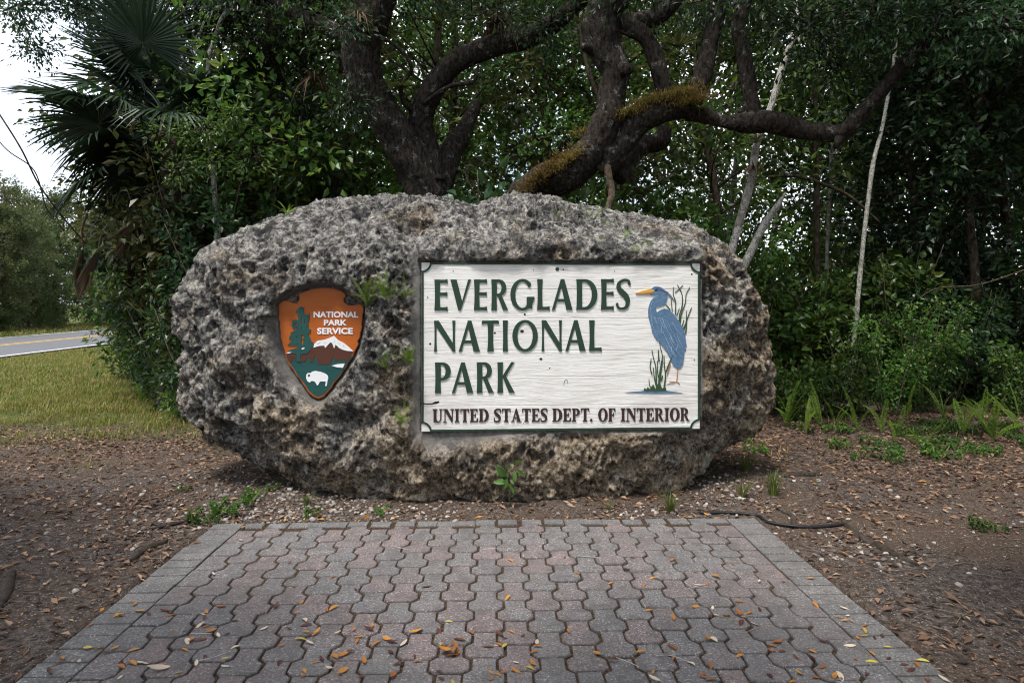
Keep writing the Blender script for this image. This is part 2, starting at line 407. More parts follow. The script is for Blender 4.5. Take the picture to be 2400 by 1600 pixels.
M['e_white'] = paint('e_white', (.78, .79, .82), .05, 5, .4)
M['metal'] = flat('metal', (.05, .08, .06), .5)

# ------------------------------------------------------------------ layout constants
PA = np.array([1.0, 0.0286]) / math.hypot(1, .0286)      # patio across
PB = np.array([-0.0286, 1.0]) / math.hypot(1, .0286)     # patio away from the camera
A0, A1, B1 = -1.895, 1.813, 4.315                        # patio left, right, far edge
def pw(a, b): return PA * a + PB * b
def pab(X, Y): return X * PA[0] + Y * PA[1], X * PB[0] + Y * PB[1]
def road_c(Y): return -17.9 - 0.10 * (Y - 23)
YR = 5.32                                                # mid plane of the boulder
SIL = np.array([(860,460),(770,470),(650,494),(560,548),(490,595),(440,680),(424,760),(426,840),(450,920),(506,990),(574,1032),
 (660,1086),(740,1155),(800,1240),(900,1285),(1000,1295),(1150,1290),(1300,1285),(1450,1260),(1520,1165),(1588,1085),(1638,1036),
 (1690,1000),(1732,965),(1760,900),(1764,830),(1746,760),(1726,700),(1702,640),(1678,590),(1632,552),(1560,529),(1480,510),
 (1400,493),(1340,483),(1240,476),(1150,470),(1080,472),(1000,463),(930,464)], float) * 1.02041
SIL[:, 0] = np.where(SIL[:, 0] < 1112, 1112 + (SIL[:, 0] - 1112) * .962, 1112 + (SIL[:, 0] - 1112) * .992)
SILW = np.stack([(SIL[:, 0] - 1200) * YR / FPX, CZ - (SIL[:, 1] - HZ) * YR / FPX], 1)
def inpoly(x, y, poly):
    c = np.zeros(len(x), bool)
    for (x1, y1), (x2, y2) in zip(poly, np.roll(poly, -1, 0)):
        m = ((y1 > y) != (y2 > y)); c ^= m & (x < (x2 - x1) * (y - y1) / (y2 - y1 + 1e-12) + x1)
    return c
def polydist(x, y, poly):
    d = np.full(len(x), 1e9)
    for p, q in zip(poly, np.roll(poly, -1, 0)):
        e = q - p; t = np.clip(((x - p[0]) * e[0] + (y - p[1]) * e[1]) / (e @ e + 1e-12), 0, 1)
        d = np.minimum(d, np.hypot(x - p[0] - t * e[0], y - p[1] - t * e[1]))
    return np.where(inpoly(x, y, poly), -d, d)

# ------------------------------------------------------------------ ground
def gheight(X, Y):
    X = np.asarray(X, float); Y = np.asarray(Y, float)
    P = np.stack([X, Y, np.zeros_like(X)], 1)
    a, b = pab(X, Y)
    dp = np.maximum(np.maximum(A0 - a, a - A1), b - B1)          # distance outside the patio
    z = -0.012 + 0.022 * fbm(P * 1.1, 3, 3) + 0.010 * fbm(P * 6, 3, 8)
    z = z * sstep(0, .25, dp) + (-0.010) * (1 - sstep(0, .25, dp))
    dr = np.hypot((X + .25) / 2.1, (Y - 5.35) / .75)             # soil heaped against the boulder
    z += (.02 + .06 * sstep(-1.2, -1.7, X) + .04 * sstep(1.2, 1.7, X)) * np.exp(-np.maximum(dr - 1, 0) ** 2 * 9) * sstep(.02, .3, dp)
    far = sstep(10, 30, np.hypot(X, Y)); z = z * (1 - far * .8)
    rd = np.abs(X - road_c(Y)); z = np.where(rd < 4.2, z * .1 - .05 * sstep(4.2, 3.5, rd), z)
    return np.where(dp < 0.0, -.09, z)
def axis(lo, hi, dlo, dhi, st):
    c = list(np.arange(dlo, dhi + 1e-6, st)); s = st; x = dhi
    while x < hi: s *= 1.13; x += s; c.append(x)
    s = st; x = dlo; pre = []
    while x > lo: s *= 1.13; x -= s; pre.append(x)
    return np.array(pre[::-1] + c)
gx = axis(-260, 260, -5.5, 5.5, .045); gy = axis(-120, 420, 1.2, 9, .045)
GX, GY = np.meshgrid(gx, gy); GZ = gheight(GX.ravel(), GY.ravel())
V = np.stack([GX.ravel(), GY.ravel(), GZ], 1)
nx = len(gx); i = np.arange(len(gy) - 1)[:, None] * nx; j = np.arange(nx - 1)[None]
me = mesh('ground', V, np.stack([i + j, i + j + 1, i + nx + j + 1, i + nx + j], -1).reshape(-1, 4))
def grassiness(X, Y):
    P = np.stack([X, Y, 0 * X], 1)
    n = fbm(P * .9, 4, 21)
    g = sstep(5.9, 9.0, Y + n * 1.5) * sstep(-2.0, -2.6, X)
    return np.clip(g, 0, 1) * np.where(X < road_c(Y) - 60, .5, 1)
att = me.attributes.new('grassy', 'FLOAT', 'POINT')
att.data.foreach_set('value', grassiness(V[:, 0], V[:, 1]).astype(np.float32))
tag(link('ground', me, M['dirt']), kind='structure')

ys = np.concatenate([np.arange(-60, 60, 2.), np.arange(60, 320, 10.)])
def strip(name, o0, o1, z, mat, parent=None):
    c = road_c(ys) - 0.0009 * np.maximum(ys - 20, 0) ** 2
    V = np.concatenate([np.stack([c + o0, ys, 0 * ys + z], 1), np.stack([c + o1, ys, 0 * ys + z], 1)])
    n = len(ys); k = np.arange(n - 1)
    return link(name, mesh(name, V, np.stack([k, k + n, k + n + 1, k + 1], 1)), mat, parent)
rd = tag(strip('road', -3.4, 3.4, .004, M['asphalt']), kind='structure')
for o0, o1, m in ((-.22, -.10, 'line_yellow'), (.10, .22, 'line_yellow'), (-3.25, -3.13, 'line_white'), (3.13, 3.25, 'line_white')):
    strip('road_line', o0, o1, .009, M[m], rd)

# ------------------------------------------------------------------ patio
bed = np.array([pw(A0 - .0, B1), pw(A1, B1), pw(A1, -1.2), pw(A0, -1.2)])
V = np.vstack([np.c_[bed, np.full(4, -.012)], np.c_[bed, np.full(4, -.10)]])
patio = link('patio', mesh('patio', V, [np.array([[3, 2, 1, 0], [0, 1, 5, 4], [1, 2, 6, 5], [2, 3, 7, 6], [3, 0, 4, 7]])], False), M['joint_sand'])
tag(patio, kind='structure')
def clip(poly, ax, val, less):
    out = []
    for p, q in zip(poly, poly[1:] + poly[:1]):
        ip = (p[ax] <= val) == less or p[ax] == val; iq = (q[ax] <= val) == less or q[ax] == val
        if ip: out.append(p)
        if ip != iq:
            t = (val - p[ax]) / (q[ax] - p[ax]); out.append((p[0] + t * (q[0] - p[0]), p[1] + t * (q[1] - p[1])))
    return out
def slab(name, poly, r, bev=.006, h=.05, jit=.0015):
    """paver: outline prism with a worn, rounded top edge"""
    P = np.array(poly, float); n = len(P)
    P = P + r.normal(0, jit, P.shape)
    E = np.roll(P, -1, 0) - P; Nn = nrm(np.stack([-E[:, 1], E[:, 0]], 1)); Nv = nrm(Nn + np.roll(Nn, 1, 0))
    ring = []
    for off, z in ((0, -h), (0, -bev * 1.3), (bev * .35, -bev * .4), (bev * 1.2, 0)):
        ring.append(np.c_[P + Nv * off, np.full(n, z)])
    V = np.vstack(ring); k = np.arange(n); k1 = (k + 1) % n; Fq = []
    for a in range(3): Fq.append(np.stack([a * n + k, a * n + k1, (a + 1) * n + k1, (a + 1) * n + k], 1))
    c = V[3 * n:].mean(0); c[2] += r.uniform(-.0008, .0012)
    V = np.vstack([V, c]); top = np.stack([3 * n + k, 3 * n + k1, np.full(n, 4 * n)], 1)
    return V, [np.vstack(Fq), top]
CP = (A1 - A0 - .41) / 23; PER = .2036; OW, SW = .0838, .0503
def unit(leftflat=False, rightflat=False):
    d0, d1, ch = .0, .108, .026         # octagon part near, square part far
    L = [(-OW + ch, 0), (-OW, ch), (-OW, d1 - ch), (-SW, d1 + .004), (-SW, PER - .0105)]
    Rr = [(-x, y) for x, y in L]
    if leftflat: L = [(-CP / 2 + .003, 0), (-CP / 2 + .003, PER - .0105)]
    if rightflat: Rr = [(CP / 2 - .003, 0), (CP / 2 - .003, PER - .0105)]
    return Rr + L[::-1]
prng = np.random.default_rng(11)
def ccw(p):
    s = sum(a[0] * b[1] - b[0] * a[1] for a, b in zip(p, p[1:] + p[:1]))
    return p if s > 0 else p[::-1]
UM = []
for k in range(7):
    V, Fc = slab('paver', ccw(unit()), prng); m = MB(); m.add(V, Fc); UM.append(m.mesh('paver', False))
def wave(a, b): return .004 * math.sin(a * 2.1 + 1) * math.cos(b * 1.7) + .003 * math.sin(a * 5 + b * 3)
stuff = MB(); rotz = math.atan2(PA[1], PA[0]); BROW = B1 - .095; PARTS_TO = 2.02
def put(meshd, a, b, mat, name='paver'):
    x, y = pw(a, b)
    o = link(name, meshd, mat, patio, (x, y, wave(a, b) + prng.uniform(-.0022, .0022)),
             (prng.normal(0, .006), prng.normal(0, .006), rotz + prng.normal(0, .006)))
    return o
for cidx in range(23):
    a = A0 + .205 + CP * (cidx + .5)
    b = BROW + (.06 if cidx % 2 else .06 - PER / 2)
    while b > -1.1:
        b -= PER
        poly = unit(cidx == 0, cidx == 22)
        poly2 = [(x, y + b) for x, y in poly]
        cl = False
        if b + PER > BROW: poly2 = clip(poly2, 1, BROW, True); cl = True
        if len(poly2) < 3: continue
        ysz = [p[1] for p in poly2]
        if max(ysz) - min(ysz) < .02: continue
        if b < PARTS_TO:
            V, Fc = slab('', ccw([(x + a, y) for x, y in poly2]), prng)
            V[:, :2] = V[:, :1] * PA[None] + V[:, 1:2] * PB[None]; V[:, 2] += prng.uniform(-.003, .003); stuff.add(V, Fc); continue
        if cl or cidx in (0, 22):
            V, Fc = slab('', ccw([(x, y - b) for x, y in poly2]), prng); mm = MB(); mm.add(V, Fc); me = mm.mesh('paver', False)
        else: me = UM[prng.integers(7)]
        put(me, a, b, M['paver'])
for cidx in range(23):                       # straight row along the far edge
    a = A0 + .205 + CP * (cidx + .5) + .02 * math.sin(cidx)
    w = CP / 2 - .006
    V, Fc = slab('', [(-w, -.088), (w, -.088), (w, 0), (-w, 0)], prng); mm = MB(); mm.add(V, Fc)
    put(mm.mesh('paver', False), a, B1 - .002, M['paver_edge'])
EM = []
for k in range(5):
    V, Fc = slab('', [(-.0995, 0), (.0995, 0), (.0995, .0955), (-.0995, .0955)], prng, .0045); mm = MB(); mm.add(V, Fc); EM.append(mm.mesh('edge_paver', False))
for a in (A0 + .101, A1 - .101):
    b = B1
    while b > -1.05:
        b -= .1025
        if b > PARTS_TO: put(EM[prng.integers(5)], a + prng.normal(0, .0015), b, M['paver_edge'], 'edge_paver')
        else:
            V, Fc = slab('', [(-.0995 + a, b), (.0995 + a, b), (.0995 + a, .0985 + b), (-.0995 + a, .0985 + b)], prng, .0035)
            V[:, :2] = V[:, :1] * PA[None] + V[:, 1:2] * PB[None]; stuff.add(V, Fc)
tag(link('paver_field', stuff.mesh('paver_field', False), M['paver_edge'], patio), kind='stuff')

# ------------------------------------------------------------------ flat art: union of polygons, raised
def flatart(pos, neg=(), d0=0.0, d1=-.006):
    """pos / neg: lists of (x, z) polygons; front face at y=d1, sides back to y=d0. Returns V, faces"""
    verts = []; faces = []
    for p in list(pos) + list(neg):
        p = ccw([tuple(map(float, q)) for q in p]); k = len(verts)
        verts += [Vector(q) for q in p]; faces.append(list(range(k, k + len(p))))
    ov, oe, of, _, _, ids = delaunay_2d_cdt(verts, [], faces, 0, 1e-6, True)
    npos = len(pos); tri = []
    for f, idl in zip(of, ids):
        if any(q < npos for q in idl) and not any(q >= npos for q in idl):
            for q in range(1, len(f) - 1): tri.append((f[0], f[q], f[q + 1]))
    T = np.array(tri); W = np.array([tuple(v) for v in ov])
    cr = ((W[T[:, 1]] - W[T[:, 0]])[:, 0] * (W[T[:, 2]] - W[T[:, 0]])[:, 1] - (W[T[:, 1]] - W[T[:, 0]])[:, 1] * (W[T[:, 2]] - W[T[:, 0]])[:, 0])
    T = np.where(cr[:, None] > 0, T, T[:, ::-1])
    n = len(W); Vf = np.c_[W[:, 0], np.full(n, d1), W[:, 1]]; Vb = np.c_[W[:, 0], np.full(n, d0), W[:, 1]]
    es = {}
    for t3 in T:
        for q in range(3): es[(t3[q], t3[(q + 1) % 3])] = 1
    bd = [(u, v) for (u, v) in es if (v, u) not in es]
    Q = np.array([(u, u + n, v + n, v) for u, v in bd])
    return np.vstack([Vf, Vb]), [T, Q]
def art(name, pos, mat, parent, neg=(), d0=0.0, d1=-.006):
    V, Fc = flatart(pos, neg, d0, d1); m = MB(); m.add(V, Fc)
    return link(name, m.mesh(name, False), mat, parent)
def ell(cx, cy, rx, ry, a0=0, a1=360, n=28):
    an = np.radians(np.linspace(a0, a1, n + 1)[: n if a1 - a0 == 360 else n + 1])
    return [(cx + rx * math.cos(t), cy + ry * math.sin(t)) for t in an]
def stroke(pts, w0, w1=None, step=None, wf=None):
    """tapered brush stroke as quads"""
    P = np.array(pts, float); P = spline(np.c_[P, np.zeros(len(P))], step or np.linalg.norm(np.diff(P, axis=0), axis=1).sum() / 14)[:, :2]
    Tn = nrm(np.gradient(P, axis=0)); Nn = np.stack([-Tn[:, 1], Tn[:, 0]], 1); s = np.linspace(0, 1, len(P))
    w = (wf(s) if wf else w0 + (w0 if w1 is None else w1) * s - w0 * s)[:, None] / 2
    l, r_ = P + Nn * w, P - Nn * w
    return [[tuple(l[k]), tuple(r_[k]), tuple(r_[k + 1]), tuple(l[k + 1])] for k in range(len(P) - 1)]
def box(x0, y0, x1, y1): return [(x0, y0), (x1, y0), (x1, y1), (x0, y1)]
def flare(x0, x1, y0, y1, f=.035):           # upright stem that widens a little at both ends
    m = (y0 + y1) / 2
    return [(x0 - f, y0), (x1 + f, y0), (x1, y0 + .25 * (y1 - y0)), (x1 - f * .3, m), (x1, y1 - .25 * (y1 - y0)), (x1 + f, y1), (x0 - f, y1), (x0, y1 - .25 * (y1 - y0)), (x0 + f * .3, m), (x0, y0 + .25 * (y1 - y0))]
def arm(x0, x1, y, h, e=.02):                # bar flaring to its free end
    return [(x0, y - h / 2), (x1 * .7 + x0 * .3, y - h / 2), (x1, y - h / 2 - e), (x1 - .02, y + h / 2 + e), (x1 * .7 + x0 * .3, y + h / 2), (x0, y + h / 2)]
def sglyph(w, asp):
    pts = [(.93, .80), (.86, .93), (.55, .965), (.22, .87), (.17, .71), (.42, .56), (.68, .43), (.80, .27), (.70, .09), (.40, .035), (.13, .08), (.05, .22)]
    q = stroke([(x * asp, y) for x, y in pts], w, step=.02, wf=lambda s: w * (.42 + .62 * np.exp(-((s - .5) / .22) ** 2)))
    return [[(x / asp, y) for x, y in p] for p in q]
GA = {  # broad-stroked roman without serifs (top lettering)
 'E': ([flare(.03, .41, 0, 1), arm(.3, 1, .945, .10), arm(.3, .98, .53, .10), arm(.3, 1, .055, .10)], []),
 'L': ([flare(.03, .40, 0, 1), arm(.3, 1, .055, .10)], []),
 'I': ([flare(.06, .94, 0, 1, .06)], []),
 'T': ([flare(.36, .66, 0, .95), [(0, .89), (.03, 1), (.97, 1), (1, .89), (.8, .9), (.2, .9)]], []),
 'V': ([[(0, 1), (.30, 1), (.60, .22), (.47, 0), (.38, 0)], [(.38, 0), (.50, 0), (1, 1), (.86, 1), (.50, .13)]], []),
 'A': ([[(0, 0), (.13, 0), (.50, .86), (.60, 1), (.43, 1)], [(.43, 1), (.60, 1), (1, 0), (.70, 0), (.44, .82)], box(.22, .27, .74, .36)], []),
 'N': ([flare(.02, .11, 0, 1, .02), flare(.87, .97, 0, 1, .02), [(0, 1), (.22, 1), (.97, .17), (.97, 0), (.88, 0), (.06, .86)]], []),
 'O': ([ell(.5, .5, .5, .515)], [ell(.5, .5, .30, .43)]),
 'D': ([flare(.02, .26, 0, 1, .02), [(.15, 0), (.4, 0)] + ell(.4, .5, .6, .5, -90, 90, 22) + [(.15, 1)]], [[(.27, .09)] + ell(.38, .5, .36, .41, -90, 90, 20) + [(.27, .91)]]),
 'P': ([flare(.03, .36, 0, 1, .02), [(.2, .42), (.5, .42)] + ell(.5, .71, .5, .29, -90, 90, 18) + [(.2, 1)]], [[(.37, .50)] + ell(.45, .71, .22, .21, -90, 90, 16) + [(.37, .92)]]),
 'R': ([flare(.03, .32, 0, 1, .02), [(.2, .46), (.45, .46)] + ell(.45, .73, .44, .27, -90, 90, 18) + [(.2, 1)], [(.36, .5), (.60, .5), (1, 0), (.70, 0)]], [[(.33, .54)] + ell(.42, .73, .19, .19, -90, 90, 16) + [(.33, .92)]]),
 'K': ([flare(.03, .31, 0, 1, .02), [(.28, .53), (.80, 1), (.97, 1), (.42, .47)], [(.30, .54), (.45, .60), (1, 0), (.68, 0)]], []),
 'S': (sglyph(.175, .46), []),
 'G': ([ell(.55, .5, .55, .515), [(.74, .05), (.99, .05), (.99, .36), (1.03, .42), (.70, .42), (.74, .36)]], [[(min(x, .74) if y < .5 else x, y) for x, y in ell(.55, .5, .33, .43)], [(.55, .43), (1.3, .43), (1.3, .74), (.55, .74)], [(.80, .6), (1.3, .6), (1.3, 1.2), (.97, 1.2), (.93, .80)]]),
}
def ser(x0, x1, w=.10, h=.07):               # stem with slab serifs
    return [box(x0, 0, x1, 1), [(x0 - w, 0), (x1 + w, 0), (x1 + w, h * .6), (x1, h * 1.7), (x0, h * 1.7), (x0 - w, h * .6)],
            [(x0 - w, 1), (x0 - w, 1 - h * .6), (x0, 1 - h * 1.7), (x1, 1 - h * 1.7), (x1 + w, 1 - h * .6), (x1 + w, 1)]]
def tip(x, y, s, h=.16): return [(x - .12, y - .04 * s), (x, y), (x, y + s * h), (x - .05, y + s * h)]
GB = {  # heavy serif capitals (bottom line)
 'U': (ser(.10, .38)[:1] + [ser(.10, .38)[2], [(.76, .3), (.87, .3), (.87, 1), (.76, 1)], box(.66, .94, .98, 1), [(.10, .35)] + [(p[0], p[1]) for p in ell(.485, .33, .385, .345, 180, 360, 20)]], [[(.38, .5)] + ell(.57, .33, .19, .26, 180, 360, 16) + [(.76, .5)]]),
 'N': ([box(.12, .03, .20, 1), box(.80, 0, .89, .97), box(0, 0, .32, .06), box(.68, .94, 1, 1), box(-.02, .94, .3, 1), [(.10, 1), (.38, 1), (.89, .22), (.89, 0), (.80, 0), (.12, .88)]], []),
 'I': (ser(.26, .74, .22), []),
 'T': (ser(.36, .66, .10)[:2] + [box(.02, .91, .98, 1), [(.02, .70), (.07, .70), (.14, .92), (.02, .95)], [(.98, .70), (.93, .70), (.86, .92), (.98, .95)]], []),
 'E': (ser(.12, .44, .10) + [box(.2, .92, .92, 1), box(.2, 0, .95, .08), box(.3, .47, .70, .55), [(.92, 1), (.92, .72), (.86, .72), (.72, .93)], [(.98, .30), (.95, 0), (.74, .06), (.90, .30)], [(.72, .36), (.72, .66), (.66, .66), (.60, .51), (.66, .36)]], []),
 'F': (ser(.12, .46, .10) + [box(.2, .92, .95, 1), box(.3, .46, .74, .54), [(.95, 1), (.95, .70), (.89, .70), (.74, .93)], [(.76, .34), (.76, .66), (.70, .66), (.62, .50), (.70, .34)]], []),
 'D': (ser(.10, .38, .09) + [[(.2, 0), (.45, 0)] + ell(.45, .5, .55, .5, -90, 90, 20) + [(.2, 1)]], [[(.38, .07)] + ell(.42, .5, .27, .43, -90, 90, 18) + [(.38, .93)]]),
 'P': (ser(.12, .43, .11) + [[(.2, .44), (.5, .44)] + ell(.5, .72, .48, .28, -90, 90, 18) + [(.2, 1)]], [[(.43, .51)] + ell(.47, .72, .19, .21, -90, 90, 14) + [(.43, .93)]]),
 'R': (ser(.10, .36, .09) + [[(.2, .46), (.45, .46)] + ell(.45, .73, .40, .27, -90, 90, 18) + [(.2, 1)], [(.40, .5), (.62, .5), (.92, .07), (1, .07), (1, 0), (.72, 0)]], [[(.36, .53)] + ell(.42, .73, .15, .20, -90, 90, 14) + [(.36, .93)]]),
 'A': ([[(.10, .03), (.19, .03), (.50, .86), (.56, 1), (.45, 1)], [(.45, 1), (.56, 1), (.92, .03), (.62, .03), (.42, .78)], box(.22, .28, .66, .36), box(0, 0, .30, .06), box(.52, 0, 1, .06)], []),
 'O': ([ell(.5, .5, .5, .51)], [ell(.5, .5, .21, .43)]),
 'S': (sglyph(.24, .62) + [[(.86, .66), (.92, .66), (.94, .99), (.88, .99), (.84, .9)], [(.04, .34), (.10, .34), (.16, .1), (.09, 0), (.03, 0)]], []),
 '.': ([ell(.5, .10, .5, .11, n=12)], []),
}

# ------------------------------------------------------------------ the wooden sign
SWD, SHT = 2.102, 1.258
sign = thing('park_sign', (.3775, 4.7035, .538), 'white painted wooden board with green lettering and a blue heron, set into the boulder', 'sign', rotz=math.atan2(.107, 2.1))
def sg(u, v):                                # crop pixels of the sign -> sign plane (x, z)
    s = (u - 59) / 2222.; top = 85 + 15 * s; bot = 1430 - 12 * s
    return ((s - .5) * SWD, (1 - (v - top) / (bot - top)) * SHT)
srng = np.random.default_rng(5)
zb = [0, .19, .405, .60, .84, 1.06, SHT]
for k in range(6):                           # boards of the sign
    z0, z1 = zb[k] + .0006, zb[k + 1] - .0006; x0, x1 = -SWD / 2, SWD / 2; n = 60
    xs = np.linspace(x0, x1, n); b = .0025
    e = np.stack([0 * xs + z0, 0 * xs + z0 + b, 0 * xs + z1 - b, 0 * xs + z1], 1)
    yy = np.array([b, 0, 0, b]); V = []
    for q in range(4): V.append(np.c_[xs, 0 * xs + yy[q], e[:, q]])
    V.append(np.c_[xs, 0 * xs + .04, e[:, 3]]); V.append(np.c_[xs, 0 * xs + .04, e[:, 0]])
    V = np.vstack(V); Fq = []
    for q in range(6):
        q2 = (q + 1) % 6; kk = np.arange(n - 1); Fq.append(np.stack([q * n + kk, q * n + kk + 1, q2 * n + kk + 1, q2 * n + kk], 1))
    mm = MB(); mm.add(V, [np.vstack(Fq)]); ends = np.array([[q * n for q in range(6)], [q * n + n - 1 for q in range(5, -1, -1)]])
    mm.add(np.zeros((0, 3)), []); mm.F[6] = [ends]
    link('plank', mm.mesh('plank', False), M['sign_wood'], sign)
# green border with scooped corners
bw = .0145; hx, z0, z1, cr_ = SWD / 2, .0, SHT, .070
path = []
m_ = .008
def arc(cx, cz, a0, a1): return [(cx + cr_ * math.cos(math.radians(t)), cz + cr_ * math.sin(math.radians(t))) for t in np.linspace(a0, a1, 9)]
bl = arc(-hx, z0, 90, 0); br = arc(hx, z0, 180, 90); tr = arc(hx, z1, 270, 180); tl = arc(-hx, z1, 0, -90)
bp = []
for p in (bl, br, tr, tl): bp += stroke(p, bw, step=.012)
bp += [box(-hx + cr_ - .004, z0 + .001, hx - cr_ + .004, z0 + bw + .001), box(-hx + cr_ - .004, z1 - bw - .001, hx - cr_ + .004, z1 - .001),
       box(-hx + .001, z0 + cr_ - .004, -hx + bw + .001, z1 - cr_ + .004), box(hx - bw - .001, z0 + cr_ - .004, hx - .001, z1 - cr_ + .004)]
art('border', bp, M['p_green'], sign, d1=-.005)
def word(text, ranges, v0, v1, G, mat, depth=-.007):
    for ch, (u0, u1) in zip(text, ranges):
        pos, neg = G[ch]
        f = lambda poly: [sg(u0 + x * (u1 - u0), v1 + (v0 - v1) * y) for x, y in poly]
        o = art('letter', [f(p) for p in pos], mat, sign, [f(p) for p in neg], d1=depth)
word('EVERGLADES', [(160,264),(285,447),(470,573),(605,740),(757,932),(970,1070),(1087,1252),(1282,1450),(1480,1583),(1602,1718)], 223, 467, GA, M['p_green'])
word('NATIONAL', [(157,325),(350,517),(530,668),(697,737),(773,975),(1005,1168),(1195,1357),(1385,1485)], 549, 794, GA, M['p_green'])
word('PARK', [(163,288),(297,465),(490,626),(653,792)], 880, 1123, GA, M['p_green'])
ADV = {'U': 1., 'N': 1.05, 'I': .52, 'T': .88, 'E': .84, 'D': 1.0, 'S': .72, 'A': 1.02, 'P': .82, '.': .26, 'O': 1.02, 'F': .80, 'R': .95}
for wtx, u0, u1 in (('UNITED', 145, 587), ('STATES', 627, 1053), ('DEPT.', 1090, 1412), ('OF', 1457, 1598), ('INTERIOR', 1637, 2195)):
    gap = .055; tot = sum(ADV[c_] for c_ in wtx) + gap * (len(wtx) - 1); k = (u1 - u0) / tot; rg = []; u = u0
    for c_ in wtx: rg.append((u, u + ADV[c_] * k)); u += (ADV[c_] + gap) * k
    word(wtx, rg, 1249, 1354, GB, M['p_maroon'], -.006)
def hp(u, v):                                # heron crop pixels -> sign plane
    return sg((1440 + u / 4.9 - 970) * 3.4087, (640 + v / 4.9 - 590) * 3.4087)
H = lambda pts: [hp(*p) for p in pts]
HS = lambda pts, w0, w1=None: stroke(H(pts), w0 * .000288, None if w1 is None else w1 * .000288)
heron_body = [(405,190),(440,165),(480,158),(530,175),(570,205),(590,240),(597,285),(585,340),(550,378),(500,392),(465,398),(458,430),(475,458),(510,435),(555,415),(600,425),(660,470),(700,520),(740,580),(775,640),(800,700),(808,760),(822,858),(806,840),(812,912),(796,885),(788,980),(775,1060),(740,1105),(700,1095),(660,1060),(625,980),(590,910),(572,890),(555,860),(535,850),(520,815),(500,800),(490,780),(470,785),(462,750),(445,745),(430,700),(420,700),(410,640),(390,570),(375,520),(370,450),(378,390),(400,330),(435,290),(480,275),(510,275),(500,262),(460,262),(400,260),(395,245)]
heron = art('heron', [H(heron_body)], M['p_blue'], sign, d1=-.006)
art('beak', [H([(225,238),(300,213),(400,192),(440,205),(436,222),(400,232),(300,240)])], M['p_beak'], heron, d1=-.008)
art('beak', [H([(225,240),(300,241),(400,233),(436,224),(425,240),(400,246),(300,249),(235,249)])], M['p_beak_low'], heron, d1=-.0075)
art('eye', [H([(448,200),(465,192),(480,203),(465,212),(450,210)])], M['p_dark'], heron, d1=-.009)
art('crest', HS([(470,190),(540,210),(600,255),(645,295),(682,325)], 14, 5) + HS([(560,205),(610,240),(660,300)], 10, 3), M['p_blue_dark'], heron, d1=-.008)
art('crest', HS([(455,172),(500,170),(545,195),(575,225)], 7, 4), M['p_white_trim'], heron, d1=-.0085)
fe = []; fd = []
for q in range(46):
    x = srng.uniform(0, 1); y0 = srng.uniform(.0, .8); ln = srng.uniform(70, 190)
    u = 430 + 250 * x + 190 * y0; v = 500 + 60 * x + 480 * y0; du = .42 * ln; dv = .9 * ln
    if not (inpoly(np.array([u, u + du]), np.array([v, v + dv]), np.array(heron_body, float))).all(): continue
    (fe if q % 2 else fd).append(HS([(u, v), (u + du * .4, v + dv * .5), (u + du, v + dv)], 6, 3))
for pts in ([(480,540),(515,520),(550,560),(560,640)], [(520,700),(525,620),(550,565)], [(650,575),(690,640),(740,700),(790,760)], [(400,480),(420,600),(455,690)], [(420,330),(400,400),(405,500)], [(640,850),(650,930),(700,960)], [(720,820),(700,900),(760,960)]):
    fe.append(HS(pts, 7, 4))
art('feather_lines', sum(fe, []), M['p_blue_light'], heron, d1=-.0075)
art('feather_lines', sum(fd, []), M['p_blue_dark'], heron, d1=-.0072)
art('leg', HS([(630,1055),(612,1120),(590,1185)], 24, 16), M['p_leg'], heron, d1=-.0048)
art('leg', HS([(715,1095),(712,1180),(703,1250)], 28, 20) + HS([(705,1250),(660,1262),(595,1276)], 16, 8) + HS([(705,1252),(730,1268),(742,1288)], 14, 7) + HS([(690,1255),(640,1248),(620,1255)], 12, 6), M['p_leg'], heron, d1=-.005)
reeds = []
for pts, w in (([(712,145),(758,230),(772,300),(765,400),(740,480),(732,560)], 22), ([(855,175),(812,260),(808,340),(780,420),(755,500),(745,590)], 18), ([(665,170),(665,260),(690,330),(692,420),(690,490)], 20), ([(777,150),(735,190),(685,235)], 14), ([(640,310),(648,400),(652,450)], 18), ([(572,368),(600,395),(628,435)], 22), ([(878,405),(840,500),(805,600),(780,645)], 20), ([(815,440),(817,540),(795,660)], 18), ([(790,540),(768,620)], 18), ([(822,570),(818,640),(808,705)], 22), ([(735,410),(705,500)], 14)):
    art('reed', HS(pts, w * .7, w * 1.45), M['p_reed'], sign, d1=-.0045 - .00005 * len(pts) - .00002 * w)
reeds = []
for pts, w in (([(415,890),(432,980),(458,1080),(465,1250),(470,1330)], 26), ([(502,800),(518,880),(537,960),(512,1100),(490,1300)], 22), ([(405,990),(394,1080),(415,1170)], 22), ([(490,890),(492,960),(498,1020)], 28), ([(480,1010),(478,1110),(490,1200)], 20), ([(655,950),(612,1050),(582,1135)], 26), ([(555,950),(560,1080),(573,1180),(555,1340)], 26), ([(380,1220),(388,1290),(420,1338)], 18), ([(430,1090),(442,1200),(462,1290)], 24), ([(540,1010),(520,1150),(500,1310)], 20), ([(540,1180),(520,1240)], 30), ([(500,1200),(510,1280),(530,1340)], 22)):
    art('reed', HS(pts, w * .6, w * 1.4), M['p_reed'], sign, d1=-.0065 - .00005 * len(pts) - .00002 * w)
reeds.append(H([(318,1350),(330,1320),(350,1340),(365,1312),(392,1335),(430,1280),(455,1335),(490,1262),(525,1335),(562,1310),(580,1325),(582,1352),(450,1362)]))
art('grass_tuft', reeds, M['p_reed'], sign, d1=-.0060)
art('pond', [H([(110,1370),(240,1360),(330,1352),(440,1366),(580,1352),(770,1380),(580,1384),(460,1387),(230,1376)])], M['p_blue'], sign, d1=-.004)
